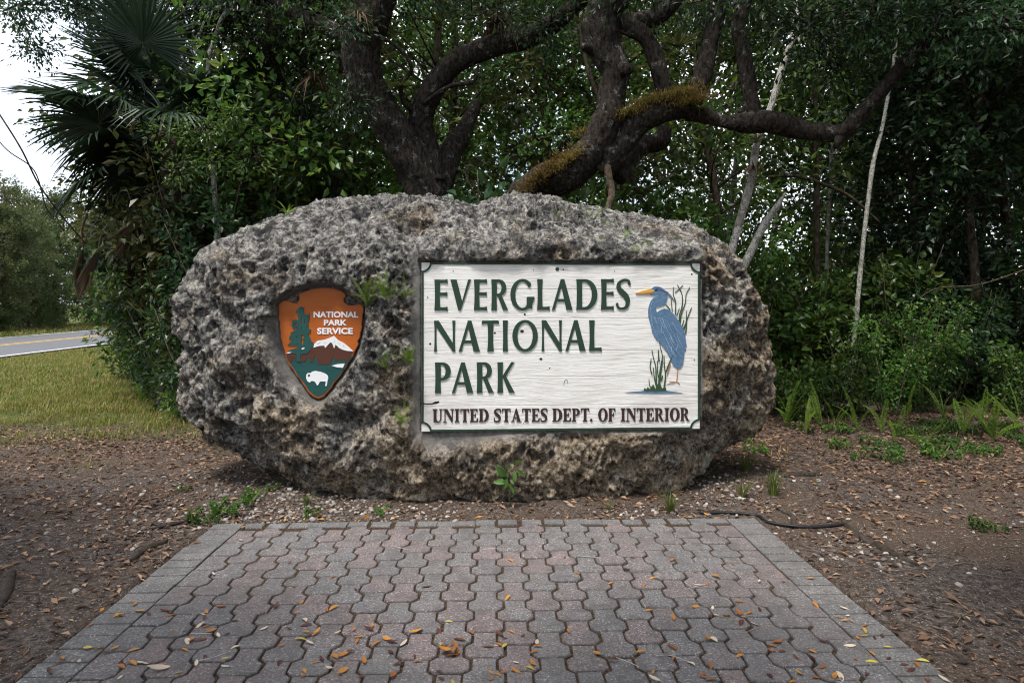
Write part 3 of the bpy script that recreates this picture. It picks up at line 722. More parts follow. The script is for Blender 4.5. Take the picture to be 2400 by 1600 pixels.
for u, v, r_ in ((1130,143,15),(1178,147,6),(307,155,4),(942,150,4),(107,364,5),(2215,188,6),(2236,868,5),(850,636,13),(872,502,8),(1000,856,10),(127,733,9),(635,648,7),(1070,929,5),(1590,162,4),(862,1368,4)):
    x, z = sg(u, v); rr = r_ * SWD / 2222
    art('screw' if r_ > 14 else 'knot', [ell(x, z, rr * srng.uniform(.9, 1.3), rr, n=10)], M['p_green'] if r_ > 14 else M['p_dark'], sign, d1=-.0032 if r_ > 14 else -.0012)
art('crack', [[sg(*p) for p in ((58,1192),(90,1205),(140,1203),(165,1190),(195,1186),(200,1196),(180,1208),(130,1214),(58,1212))]], M['p_dark'], sign, d1=-.0012)
art('crack', stroke([sg(*p) for p in ((1183,1068),(1186,1040),(1200,1022),(1213,1032),(1212,1055))], .004, .002), M['p_dark'], sign, d1=-.0013)

# ------------------------------------------------------------------ the arrowhead emblem
YE = 4.735
def em(u, v):
    px, py = 600 + u / 4.355, 620 + v / 4.355
    return ((px - 752) * YE / FPX, (933 - py) * YE / FPX)
E_ = lambda pts: [em(*p) for p in pts]
embl = thing('arrowhead_emblem', ((752 - 1200) * YE / FPX, YE, CZ - (933 - HZ) * YE / FPX), 'orange and green arrowhead emblem with a white bison, mounted on the boulder', 'emblem')
OUT = [(228,430),(236,396),(275,372),(312,365),(365,388),(415,394),(438,370),(445,340),(432,302),(520,265),(600,243),(700,234),(780,240),(860,262),(905,290),(918,322),(893,348),(900,385),(940,412),(1000,415),(1062,400),(1095,425),(1100,480),(1086,520),(1088,560),(1080,600),(1085,640),(1066,700),(1062,745),(1038,780),(1048,812),(1012,880),(1000,915),(978,960),(940,1005),(920,1055),(895,1080),(868,1130),(838,1165),(800,1205),(775,1255),(735,1300),(692,1350),(640,1370),(588,1352),(530,1300),(505,1255),(478,1220),(450,1170),(408,1130),(385,1080),(360,1050),(325,1000),(312,950),(296,915),(290,870),(272,835),(262,775),(246,740),(252,690),(240,640),(246,590),(228,545),(236,500)]
OUTW = np.array(E_(OUT)); cen = OUTW.mean(0)
base = art('plate', [E_(OUT)], M['e_rim'], embl, d0=.03, d1=0.0)
ins = lambda k: [tuple(cen + (p - cen) * k) for p in OUTW]
art('field', [ins(.985)], M['e_orange'], embl, d1=-.0025)
art('green_field', [E_([(316,935),(1000,935),(960,975),(926,1020),(905,1060),(880,1090),(855,1130),(790,1195),(760,1250),(725,1290),(688,1328),(640,1346),(592,1328),(540,1285),(515,1240),(460,1165),(418,1118),(395,1070),(368,1035),(338,990)])], M['e_green'], embl, d1=-.0042)
mt = art('mountain', [E_([(312,908),(360,902),(415,908),(418,965),(400,980),(392,940),(370,985),(345,998),(325,965)]),
    E_([(455,912),(530,908),(560,880),(595,845),(650,828),(700,815),(760,785),(800,790),(850,820),(900,855),(992,884),(962,945),(934,1000),(905,985),(893,960),(872,988),(852,962),(832,985),(808,985),(800,925),(772,985),(742,1022),(640,1016),(610,918),(580,990),(560,1000),(536,925),(505,996),(482,985),(466,996),(456,985)])], M['e_brown'], embl, d1=-.006)
art('snow', [E_([(590,846),(596,810),(630,777),(700,766),(750,748),(798,727),(840,770),(900,800),(960,850),(995,883),(930,878),(880,865),(850,848),(815,815),(800,856),(780,800),(762,792),(735,820),(708,850),(700,825),(650,828)])], M['e_white'], mt, [s_ for s_ in sum([stroke(E_(p), .0035, .0025) for p in ([(630,812),(650,800),(668,788)], [(700,800),(715,790)], [(845,800),(862,818)], [(890,825),(905,842)], [(800,775),(802,792)])], [])], d1=-.008)
for pts in ([(310,906),(340,891),(372,892),(340,904)], [(465,856),(495,842),(501,854),(478,866)], [(775,1030),(830,1015),(908,1008),(890,1052),(830,1046)]):
    art('snow_patch', [E_(pts)], M['e_white'], embl, d1=-.0092)
tree_p = [(440,440),(470,428),(495,440),(490,480),(500,512),(520,508),(548,503),(545,560),(530,590),(542,620),(520,640),(562,660),(555,692),(520,710),(548,730),(560,770),(588,800),(592,830),(565,860),(530,905),(455,914),(462,990),(416,990),(416,910),(370,905),(330,880),(380,860),(430,850),(435,835),(390,822),(325,820),(350,790),(390,765),(338,757),(350,720),(400,704),(350,700),(380,680),(430,660),(425,645),(380,652),(368,620),(380,572),(410,560),(430,572),(440,545),(425,520),(442,500),(408,490),(420,465)]
art('pine', [E_(tree_p)], M['e_green'], embl, [E_(p) for p in ([(462,545),(476,545),(475,592),(463,592)], [(496,560),(508,558),(500,602)], [(466,715),(490,712),(496,740),(474,760),(492,780),(476,820),(463,822)], [(400,600),(432,594),(426,616),(400,616)], [(452,468),(464,462),(462,492),(454,490)], [(408,735),(420,730),(416,748)], [(462,640),(474,636),(472,660)])], d1=-.0088)
bis = art('bison', [E_([(515,1125),(530,1105),(560,1105),(575,1090),(610,1083),(660,1092),(710,1110),(735,1130),(740,1155),(733,1188),(728,1175),(731,1200),(723,1236),(709,1236),(715,1192),(690,1190),(655,1192),(640,1220),(628,1232),(612,1205),(600,1190),(575,1185),(560,1190),(555,1204),(540,1195),(530,1190),(515,1160)])], M['e_white'], embl, d1=-.0075)
art('eye', [E_([(532,1126),(545,1116),(556,1122),(548,1140),(534,1138)])], M['e_green'], bis, d1=-.009)
for txt, u0, u1, v0, v1 in (('NATIONAL', 590, 1045, 478, 541), ('PARK', 695, 930, 562, 622), ('SERVICE', 627, 990, 645, 709)):
    cu = bpy.data.curves.new('lettering', 'FONT'); cu.body = txt; cu.extrude = .08; cu.offset = .034; cu.resolution_u = 4
    to = bpy.data.objects.new('lettering', cu); COL.objects.link(to)
    me = bpy.data.meshes.new_from_object(to.evaluated_get(bpy.context.evaluated_depsgraph_get()))
    bpy.data.objects.remove(to)
    co = np.zeros(len(me.vertices) * 3); me.vertices.foreach_get('co', co); co = co.reshape(-1, 3)
    lo, hi = co.min(0), co.max(0); f = (co - lo) / (hi - lo)
    P0, P1 = em(u0, v1), em(u1, v0)
    W = np.c_[P0[0] + f[:, 0] * (P1[0] - P0[0]), -.0025 - f[:, 2] * .004, P0[1] + f[:, 1] * (P1[1] - P0[1])]
    me.vertices.foreach_set('co', W.astype(np.float32).ravel()); me.update()
    me.name = 'lettering'; me.materials.clear(); link('lettering', me, M['e_white'], embl)

# ------------------------------------------------------------------ the boulder
def make_boulder(nu=1120, nv=590):
    u, v = np.meshgrid(np.linspace(-1, 1, nu), np.linspace(-1, 1, nv))
    dx = u * np.sqrt(1 - v * v / 2); dz = v * np.sqrt(1 - u * u / 2)
    rho = np.hypot(dx, dz).ravel(); th = np.arctan2(dz, dx).ravel()
    ctr = np.array([(SILW[:, 0].min() + SILW[:, 0].max()) / 2, .98])
    rel = SILW - ctr; ang = np.arctan2(rel[:, 1], rel[:, 0]); rr = np.hypot(*rel.T); o = np.argsort(ang)
    ang, rr = ang[o], rr[o]
    af = np.r_[ang[-1] - 2 * np.pi, ang, ang[0] + 2 * np.pi]; rf = np.r_[rr[-1], rr, rr[0]]
    fine = np.linspace(-np.pi, np.pi, 721); rfi = np.interp(fine, af, rf)
    k = np.exp(-np.linspace(-2, 2, 13) ** 2); k /= k.sum()
    rfi = np.convolve(np.r_[rfi[-13:-1], rfi, rfi[1:13]], k, 'same')[12:-12]
    Rt = np.interp(th, fine, rfi)
    psi = rho * R(128); n = 2.75
    q = (np.abs(np.sin(psi)) ** n + np.abs(np.cos(psi)) ** n) ** (-1 / n)
    r = np.sin(psi) * q; y = np.cos(psi) * q
    X = ctr[0] + r * Rt * np.cos(th); Z = ctr[1] + r * Rt * np.sin(th)
    T = np.where(y > 0, .66, .62)
    Y = YR - T * y + .035 * X
    # the top leans back, the foot is undercut
    Y += .16 * sstep(1.75, 2.35, Z) + .05 * sstep(.45, .0, Z) * (y > -.2)
    P = np.stack([X, Y, Z], 1)
    G = P.reshape(nv, nu, 3); N = nrm(np.cross(np.gradient(G, axis=1), np.gradient(G, axis=0))).reshape(-1, 3)
    if (N[:, 1][rho < .3]).mean() > 0: N = -N
    Wp = P + .05 * np.stack([noise(P * 3, 40), noise(P * 3, 41), noise(P * 3, 42)], 1)
    d = .085 * fbm(P * 1.5, 3, 1) + .035 * noise(P * np.array([2.6, 2.6, 4.2]), 88)
    f1, f2 = worley(Wp * 3.4, 2); d -= .060 * sstep(.42, .18, f1) * sstep(-.3, .3, noise(P * 1.7, 5))      # hollows
    d += .040 * (1 - np.abs(noise(Wp * 4.6, 3)) * 2.2)
    amp = np.clip(.95 + .75 * noise(P * 1.1, 77), .5, 1.7)
    g1, g2 = worley(Wp * 8.0, 4); d += amp * (.030 * np.minimum(g2 - g1, .5) - .055 * sstep(.38, .22, g1) * sstep(-.25, .1, noise(P * 2.4, 6)))
    d += amp * .022 * (1 - np.abs(noise(Wp * 12, 7)) * 2.4)
    h1, h2 = worley(Wp * 17, 9); d += amp * (.020 * np.minimum(h2 - h1, .45) - .036 * sstep(.34, .20, h1) * sstep(-.35, .0, noise(P * 4, 16)))
    i1, i2 = worley(Wp * 40, 19); d += amp * (.007 * np.minimum(i2 - i1, .45) - .011 * sstep(.36, .22, i1))
    d += amp * .010 * (1 - np.abs(noise(P * 30, 12)) * 2.2) + .004 * noise(P * 70, 13)
    D = P + N * d[:, None]
    cut = np.zeros(len(P)); front = y > .1
    # niche for the sign
    wob = .018 * noise(np.stack([D[:, 0] * 5, 0 * D[:, 0], D[:, 2] * 5], 1), 31)
    sx = (D[:, 0] - .3775); sz = D[:, 2] - (.538 + SHT / 2)
    ysg = 4.7035 + sx * .051
    dr = np.maximum(np.abs(sx) - SWD / 2, np.abs(sz) - SHT / 2)
    topside = (sz > SHT / 2 - .02) & (np.abs(sx) < SWD / 2 + .02 + .05 * noise(D * 6, 23))
    leftside = (sx < -SWD / 2)
    lowleft = np.exp(-((sx + .85) / .35) ** 2) * (sz < -SHT / 2)
    band = np.where(topside, .014, np.where(leftside, .10, .035 + .16 * lowleft)) + np.abs(wob)
    w = np.where(front, 1 - sstep(.2, 1.0, np.maximum(dr - .006, 0) / band), 0)
    w = np.where(dr < .006, np.where(front, 1., 0), w)
    flush = np.where(dr < .006, ysg + .043, ysg + .012)
    flush = flush + .004 * noise(D * 9, 15)
    yf = D[:, 1].copy()
    over = topside & (dr < .30)
    yf = np.where(front & over, yf + np.minimum(0, ysg - .012 + .012 * noise(D * 4, 22) - P[:, 1]) * (1 - sstep(.06, .30, dr)), yf)
    lim = ysg - .016 - .25 * np.maximum(dr, 0); yf = np.where(front & topside & (dr < .25) & (yf < lim), lim + (yf - lim) * (.25 + .75 * sstep(.02, .25, dr)), yf)
    D[:, 1] = yf * (1 - w) + flush * w
    cut = np.maximum(cut, w * (dr > .006))
    # niche for the emblem
    ex = D[:, 0] - embl.location.x; ez = D[:, 2] - embl.location.z
    near = np.where(front & (np.abs(ex) < .65) & (ez > -.3) & (ez < 1.2))[0]
    de = np.full(len(P), 9.0); de[near] = polydist(ex[near], ez[near], OUTW)
    sh = OUTW.copy()
    tops = (ez > .62)
    band = np.where(tops, .018, np.where((ex < -.1) & (ez < .72) & (ez > .1), .11, .05)) + np.abs(wob)
    hull = polydist(ex[near], ez[near], np.array(E_([(228,430),(236,396),(312,345),(432,285),(600,228),(780,225),(905,280),(1000,350),(1095,425)] + OUT[22:])))
    dh = np.full(len(P), 9.0); dh[near] = hull
    w = np.where(front, 1 - sstep(.15, 1.0, np.maximum(dh - .008, 0) / band), 0)
    fl = np.where(dh < .008, YE + .034, YE + .016) + .004 * noise(D * 9, 16)
    up = tops & (dh < .2)
    D[:, 1] = np.where(front & up, D[:, 1] + np.minimum(0, YE - .03 - P[:, 1]) * (1 - sstep(.04, .2, dh)), D[:, 1])
    D[:, 1] = D[:, 1] * (1 - w) + fl * w
    cut = np.maximum(cut, w * (dh > .0))
    i = np.arange(nv - 1)[:, None] * nu; j = np.arange(nu - 1)[None]
    Fq = np.stack([i + j, i + j + 1, i + nu + j + 1, i + nu + j], -1).reshape(-1, 4)
    # close the back
    bidx = np.r_[np.arange(nu), np.arange(1, nv) * nu + nu - 1, (nv - 1) * nu + np.arange(nu - 2, -1, -1), np.arange(nv - 2, 0, -1) * nu]
    cpt = D[bidx].mean(0) + np.array([0, .05, 0]); n0 = len(D)
    D = np.vstack([D, cpt]); cut = np.r_[cut, 0]
    Ft = np.stack([np.roll(bidx, -1), bidx, np.full(len(bidx), n0)], 1)
    me = mesh('boulder', D, [Fq, Ft])
    a = me.attributes.new('cut', 'FLOAT', 'POINT'); a.data.foreach_set('value', cut.astype(np.float32))
    return me, D[:n0].reshape(nv, nu, 3)
bme, BG = make_boulder()
boulder = tag(link('boulder', bme, M['rock']), 'huge weathered grey coral limestone boulder holding the park sign', 'boulder')
def rock_at(px, py):
    """boulder surface point seen at a photo pixel"""
    Q = BG[::2, ::2].reshape(-1, 3); Q = Q[Q[:, 1] < YR + .25]
    ex = 1200 + FPX * Q[:, 0] / Q[:, 1] - px; ey = HZ - FPX * (Q[:, 2] - CZ) / Q[:, 1] - py
    k = ex * ex + ey * ey; m = k < max(k.min() * 4, 30)
    c = Q[m]; return c[np.argmin(c[:, 1])]

# ------------------------------------------------------------------ vegetation builders
def rdir(r, n): return nrm(r.normal(0, 1, (n, 3)))
def clump_leaves(C, O, per, L, W, spread, r, droop=.25, tri6=False, wild=.7):
    """leaves bunched round clump centres C that look along O"""
    n = len(C) * per; c = np.repeat(C, per, 0); o = np.repeat(O, per, 0)
    off = rdir(r, n) * (r.random((n, 1)) ** .6) * spread
    Dv = off / spread * .9 + o * .5 + r.normal(0, .45, (n, 3)) + np.array([0, 0, -droop])
    return leafgeo(c + off, Dv, L * r.uniform(.6, 1.2, n), W * r.uniform(.7, 1.15, n), r, wild=wild, tri6=tri6)
def thin(m, P, r0, r1, seg=5, step=.25):
    P = spline(P, step); m.add(*tube(P, np.linspace(r0, r1, len(P)), seg))
def tall_tree(seed, h=9., r0=.07, cr=1.6, c0=.28, nc=150, per=34, L=.13, W=.08):
    r = np.random.default_rng(seed); wood = MB(); m = MB()
    k = np.linspace(0, 1, 7); lean = r.normal(0, .5, 2)
    T = np.c_[lean[0] * k ** 1.5 + r.normal(0, .10, 7) * (k > 0), lean[1] * k ** 1.5 + r.normal(0, .10, 7) * (k > 0), h * k - .15 * (k == 0)]
    thin(wood, T, r0, r0 * .25, 8, .3)
    tt = c0 + (1 - c0) * r.random(nc) ** .85; th = r.uniform(0, 2 * np.pi, nc)
    base = np.stack([np.interp(tt, k, T[:, q]) for q in range(3)], 1)
    prof = cr * np.sin(np.clip((tt - c0) / (1 - c0), .06, 1) * np.pi * .78 + .35) * (.35 + .75 * r.random(nc))
    C = base + np.c_[np.cos(th) * prof, np.sin(th) * prof, r.normal(0, .25, nc) + .12 * prof]
    O = nrm(C - base + 1e-4)
    for q in range(0, nc, 3):
        b = base[q] - np.array([0, 0, .35 * prof[q]]); thin(wood, np.array([b, (b + C[q]) / 2 + r.normal(0, .06, 3), C[q]]), r0 * .22, .006, 4, .5)
    m.add(*clump_leaves(C, O, per, L, W, .34, r))
    return wood.mesh('trunk'), m.mesh('crown', False)
def shrub(seed, h=2.2, w=1.0, nst=7, nc=90, per=26, L=.085, W=.04, spread=.2, tri6=False, low=.05):
    r = np.random.default_rng(seed); wood = MB(); m = MB(); C = []; O = []
    for s in range(nst):
        th = r.uniform(0, 6.28); rr = w * (.3 + .7 * r.random()); hh = h * r.uniform(.6, 1.05)
        e = np.array([math.cos(th) * rr, math.sin(th) * rr, hh]); b = np.array([math.cos(th) * .12, math.sin(th) * .12, -.05])
        mid = b * .4 + e * .5 + np.array([0, 0, hh * .12]) + r.normal(0, .08, 3)
        P = spline(np.array([b, mid, e]), .12); wood.add(*tube(P, np.linspace(.016, .004, len(P)), 5))
        for q in range(nc // nst):
            t_ = low + (1 - low) * r.random() ** .8; p = P[int(t_ * (len(P) - 1))]
            d = rdir(r, 1)[0] * np.array([1, 1, .6]); c = p + d * r.uniform(.05, .42) * w * .7
            c[2] = max(c[2], .06)
            C.append(c); O.append(nrm(d + np.array([0, 0, .2])))
            if q % 2 == 0: wood.add(*tube(np.array([p, (p + c) / 2 + r.normal(0, .02, 3), c]), [.005, .004, .002], 4))
    m.add(*clump_leaves(np.array(C), np.array(O), per, L, W, spread, r, tri6=tri6))
    return wood.mesh('stems'), m.mesh('foliage', False)
def plant2(name, pair, parts, wmat, lmat, loc, rotz, sc, label, cat, group=None):
    o = thing(name, loc, label, cat, group, rotz, sc)
    for (me, nm, mt) in ((pair[0], parts[0], wmat), (pair[1], parts[1], lmat)):
        c = link(nm, me, mt, o)
        if me.materials[0] != mt: c.material_slots[0].link = 'OBJECT'; c.material_slots[0].material = mt
    return o

# ------------------------------------------------------------------ live oaks (limbs traced along their real course)
def limbs(m, pts, seg=22, bark=.020, seed=0):
    """pts: (photo x, photo y, depth, radius in photo pixels)"""
    P = np.array([np.r_[at(x, y, Y), rp * Y / FPX] for x, y, Y, rp in pts])
    P = spline(P, .035); m.add(*tube(P[:, :3], P[:, 3], seg, bark, seed, bscale=17))
    return P
def base_of(o_pts): return o_pts
def px2ground(px, Y): return np.array([(px - 1200) * Y / FPX, Y, 0.])
def rebase(m, o):                                    # MB in world space -> local to empty o
    for v in m.V: v -= np.array(o.location)
oakA = thing('oak_tree', px2ground(1000, 8.6), 'forked live oak with lichen spotted trunk, leaning over behind the arrowhead end of the boulder', 'tree')
PA_ = []
m = MB()
limbs(m, [(1000, 1120, 8.6, 78), (1000, 900, 8.6, 62), (1000, 600, 8.6, 56), (990, 440, 8.5, 52), (965, 380, 8.4, 46), (928, 315, 8.3, 42), (885, 240, 8.2, 42), (856, 190, 8.1, 43), (848, 96, 8.0, 45), (880, 0, 7.9, 44), (940, -160, 7.8, 36), (1050, -330, 7.8, 22)], 30, .022, 1)
rebase(m, oakA); link('trunk', m.mesh('trunk'), M['bark'], oakA)
for k, pts in enumerate([
    [(1012, 430, 8.5, 36), (1000, 350, 8.5, 30), (985, 285, 8.4, 28), (1012, 212, 8.3, 26), (1066, 148, 8.2, 25), (1144, 112, 8.1, 25), (1240, 86, 7.9, 23), (1335, 26, 7.7, 19), (1420, -60, 7.5, 15)],
    [(1020, 450, 8.6, 34), (1045, 385, 8.7, 30), (1062, 345, 8.8, 26), (1085, 310, 8.9, 20), (1120, 240, 9.1, 12)],
    [(848, 100, 8.0, 22), (760, 60, 8.2, 18), (660, 10, 8.4, 14), (560, -80, 8.6, 10)],
    [(880, 10, 7.9, 22), (800, -60, 7.6, 16), (700, -160, 7.2, 12)],
    [(995, 275, 8.4, 6), (950, 245, 8.2, 6), (940, 200, 8.1, 5), (965, 160, 8.0, 5), (930, 110, 7.9, 4), (850, 65, 7.7, 4)],
    [(985, 255, 8.3, 5), (1010, 230, 8.1, 5), (1060, 200, 8.0, 5), (1110, 192, 7.9, 4), (1122, 150, 7.9, 3)]]):
    m = MB(); limbs(m, pts, 16 if k < 4 else 8, .016 if k < 4 else .003, 10 + k); rebase(m, oakA); link('limb', m.mesh('limb'), M['bark'], oakA)
oakB = thing('oak_tree', px2ground(1090, 8.9), 'live oak with massive contorted low limbs spreading sideways above the boulder', 'tree')
m = MB()
limbs(m, [(1090, 1110, 8.9, 60), (1110, 850, 8.6, 52), (1150, 620, 8.2, 48), (1215, 490, 7.7, 46), (1270, 432, 7.4, 42), (1336, 405, 7.2, 40), (1392, 345, 7.1, 38), (1424, 272, 7.0, 33), (1434, 212, 7.0, 31), (1442, 165, 7.0, 33), (1416, 110, 7.0, 38), (1414, 45, 7.0, 44), (1440, -30, 7.0, 46), (1480, -160, 7.1, 36), (1500, -320, 7.2, 22)], 32, .024, 3)
rebase(m, oakB); link('trunk', m.mesh('trunk'), M['bark'], oakB)
for k, pts in enumerate([
    [(1405, 400, 7.15, 24), (1432, 368, 7.1, 30), (1455, 338, 7.1, 30), (1498, 287, 7.0, 31), (1548, 258, 7.0, 33), (1600, 247, 7.0, 31), (1640, 266, 7.0, 20), (1696, 284, 6.9, 14), (1753, 288, 6.9, 24), (1810, 286, 6.8, 24), (1868, 302, 6.8, 22), (1944, 312, 6.7, 20), (1980, 306, 6.6, 19), (2021, 264, 6.5, 16), (2078, 199, 6.4, 15), (2135, 130, 6.3, 15), (2193, 80, 6.2, 14), (2273, 0, 6.1, 13), (2400, -110, 6.0, 10)],
    [(1602, 270, 7.0, 24), (1625, 240, 7.0, 23), (1650, 172, 7.0, 21), (1664, 96, 7.0, 19), (1678, 38, 7.0, 19), (1695, -60, 7.0, 17), (1740, -200, 7.0, 12)],
    [(1764, 292, 6.9, 20), (1757, 214, 6.9, 17), (1747, 153, 6.9, 17), (1735, 96, 6.9, 16), (1730, 50, 6.9, 15), (1760, -20, 6.9, 13), (1820, -140, 6.9, 9)],
    [(1545, 268, 7.0, 24), (1556, 214, 6.95, 19), (1541, 153, 6.9, 18), (1520, 100, 6.9, 18), (1490, 70, 6.9, 20), (1445, 52, 7.0, 22)],
    [(1455, 58, 6.95, 20), (1515, 46, 6.9, 20), (1565, 20, 6.85, 19), (1610, -40, 6.8, 15), (1700, -180, 6.7, 10)],
    [(2160, 108, 6.25, 8), (2231, 77, 6.1, 8), (2300, 50, 5.9, 7), (2420, 40, 5.7, 6)],
    [(1450, 420, 7.3, 16), (1500, 345, 7.6, 20), (1545, 330, 7.7, 22), (1560, 300, 7.7, 16)],
    [(1975, 300, 6.65, 14), (1966, 330, 6.6, 11), (1962, 345, 6.6, 5)],
    [(1440, 165, 7.0, 18), (1462, 160, 6.85, 16), (1478, 168, 6.8, 10)], [(1390, 120, 7., 12), (1372, 112, 6.85, 10), (1366, 108, 6.8, 7)]]):
    m = MB(); limbs(m, pts, 20 if k < 5 else 12, .018 if k < 5 else .006, 30 + k); rebase(m, oakB); link('limb', m.mesh('limb'), M['bark'], oakB)
def oak_crown(o, spots, seed, per=30, L=.075, W=.028, mat='leaf_dark', spread=.26):
    """spots: (photo x, y, depth, radius m, clumps)"""
    r = np.random.default_rng(seed)
    for x, y, Y, rad, nc in spots:
        m = MB(); tw = MB()
        c = at(x, y, Y); off = rdir(r, nc) * (r.random((nc, 1)) ** .45) * rad * np.array([1, .9, .62])
        C = c + off; m.add(*clump_leaves(C, nrm(off + 1e-4), per, L, W, spread, r))
        for q in range(0, nc, 2): tw.add(*tube(spline(np.array([c, c + off[q] * .5 + r.normal(0, .08, 3), C[q]]), .15), [.008] * 1, 4))
        rebase(m, o); rebase(tw, o)
        cw = link('crown', m.mesh('crown', False), M[mat], o); link('twigs', tw.mesh('twigs'), M['bark'], cw)
oak_crown(oakA, [(760, -40, 8.2, 1.1, 60), (600, -20, 8.4, 1.0, 50), (960, -60, 7.6, .9, 45), (1150, 20, 7.6, .55, 26), (1290, 60, 7.6, .45, 22), (820, 250, 7.4, .35, 16), (1060, -120, 7.5, 1.0, 40), (800, 60, 7.2, .4, 12)], 101)
oak_crown(oakB, [(1520, -60, 6.6, .8, 40), (1780, -30, 6.5, .7, 36), (1900, 60, 6.6, .75, 44), (2060, 20, 6.3, .7, 40), (2230, 10, 6., .6, 30), (2350, 60, 5.8, .5, 26), (1640, 40, 7.6, .6, 24), (2150, -120, 6., .8, 40), (1340, -60, 7.2, .7, 30), (1960, 150, 6.8, .45, 20)], 102, L=.085, W=.034)

# ------------------------------------------------------------------ forest behind
TALL = [tall_tree(201, 9.5, .075, 1.9, .15, 200, 30, .14, .085), tall_tree(202, 11, .085, 2.1, .22, 210, 30, .15, .088), tall_tree(203, 8., .05, 1.6, .12, 180, 32, .12, .07), tall_tree(204, 10, .06, 1.7, .35, 170, 30, .15, .085)]
SHR = [shrub(211, 2.4, 1.0, 7, 90, 22, .10, .055), shrub(212, 1.7, .9, 8, 90, 24, .085, .05), shrub(213, 3.2, 1.1, 8, 110, 24, .115, .062), shrub(214, 1.1, .7, 8, 80, 20, .07, .04, .14)]
BIG = [shrub(221, 2.0, .9, 7, 70, 13, .14, .07, .2, True), shrub(222, 1.3, .7, 7, 56, 12, .13, .075, .18, True)]
fr = np.random.default_rng(33)
lab_tall = ['slender tree', 'tall broad tree', 'thin sapling tree', 'high crowned tree']
tone = {'leaf_dark': 'dark glossy', 'leaf_mid': 'mid green', 'leaf_bright': 'light green', 'leaf_olive': 'olive green'}
spots = []
for row, (Y0, n, x0, x1) in enumerate(((10.2, 9, 300, 2650), (13, 9, 300, 2700), (16.5, 9, 300, 2700), (21, 8, 300, 2700), (27, 8, 300, 2800))):
    for k in range(n):
        px = x0 + (x1 - x0) * (k + fr.uniform(.1, .9)) / n
        Y = Y0 + fr.uniform(-1.2, 1.4)
        X = (px - 1200) * Y / FPX
        if X < -8.5 and Y < 18: continue
        if X < road_c(Y) + 8.5: continue
        if px < 330 and Y > 12: continue
        spots.append((X, Y, row))
for X, Y, row in spots:
    k = int(fr.integers(4)); sc = fr.uniform(.8, 1.15) * (1 + .10 * row)
    mt = ['leaf_dark', 'leaf_mid', 'leaf_bright', 'leaf_olive'][int(fr.integers(4))] if row < 1 else ['leaf_mid', 'leaf_bright', 'leaf_bright', 'leaf_olive'][int(fr.integers(4))]
    pale = fr.random() > .6; px = 1200 + X * FPX / Y
    zone = 'the emblem' if px < 950 else 'the white sign' if px < 1700 else 'the fern bank'
    depth = ['close', 'close', 'deep in forest', 'far back', 'far back'][row]
    plant2('forest_tree', TALL[k], ('trunk', 'crown'), M['bark_pale'] if pale else M['bark_brown'], M[mt], (X, Y, gheight([X], [Y])[0]), fr.uniform(0, 6.28), sc,
           '%s, %s trunk, %s leaves, %s behind %s' % (lab_tall[k], 'pale' if pale else 'brown', tone[mt], depth, zone), 'tree', 'trees of the forest behind the boulder')
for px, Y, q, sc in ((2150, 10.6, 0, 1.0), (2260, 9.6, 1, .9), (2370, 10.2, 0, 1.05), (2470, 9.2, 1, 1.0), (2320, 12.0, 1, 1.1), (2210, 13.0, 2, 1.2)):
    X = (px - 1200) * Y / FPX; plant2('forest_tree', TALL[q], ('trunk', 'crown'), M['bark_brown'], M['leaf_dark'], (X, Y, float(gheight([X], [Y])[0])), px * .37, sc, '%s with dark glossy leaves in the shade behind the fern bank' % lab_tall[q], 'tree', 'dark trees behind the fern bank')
# understorey shrubs
def gz(X, Y): return float(gheight([X], [Y])[0])
def put_shrub(px, Y, kind, sc, mat, label, group, name='shrub', cat='shrub', z=0):
    X = (px - 1200) * Y / FPX
    return plant2(name, kind, ('stems', 'foliage'), M['stem'], M[mat], (X, Y, gz(X, Y) + z), fr.uniform(0, 6.28), sc, label, cat, group)
mats = ['leaf_dark', 'leaf_mid', 'leaf_bright', 'leaf_bright', 'leaf_olive']
size = lambda s: 'low' if s < .75 else 'waist high' if s < 1.05 else 'tall'
for (Y0, dy, n, x0, x1, s0, s1, where, grp) in (
        (8.8, .8, 14, 1740, 2560, .45, .9, 'at the front of the fern bank', 'front shrubs on the fern bank'),
        (9.9, .7, 14, 1640, 2600, .75, 1.3, 'behind the fern bank', 'shrubs behind the fern bank'),
        (11.5, .8, 14, 1150, 2650, .9, 1.3, 'in the forest behind the white sign', 'forest understorey shrubs'),
        (14.5, 1., 12, 900, 2650, 1.1, 1.6, 'deep in the forest behind the sign', 'forest understorey shrubs'),
        (19, 1.5, 11, 500, 2650, 1.2, 1.8, 'far back behind the boulder', 'distant understorey shrubs'),
        (26, 2., 14, 350, 2750, 1.3, 2.0, 'at the far back of the forest', 'distant understorey shrubs')):
    for k in range(n):
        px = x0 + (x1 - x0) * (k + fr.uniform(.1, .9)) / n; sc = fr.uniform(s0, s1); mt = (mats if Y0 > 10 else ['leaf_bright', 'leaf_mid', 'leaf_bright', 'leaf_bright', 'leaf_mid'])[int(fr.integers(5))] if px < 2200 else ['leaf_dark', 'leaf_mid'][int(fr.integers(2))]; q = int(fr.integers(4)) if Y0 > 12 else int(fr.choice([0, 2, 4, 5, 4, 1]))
        Y = Y0 + fr.uniform(-dy, dy)
        kind = SHR[q] if q < 4 else BIG[q - 4]
        shp = ['loose', 'rounded', 'upright', 'dense', 'large leafed', 'large leafed'][q]
        put_shrub(px, Y, kind, sc * (1.5 if q == 3 else 1), mt, '%s %s shrub with %s leaves %s' % (size(sc), shp, {**tone, 'leaf_bright': 'light green'}[mt], where), grp)
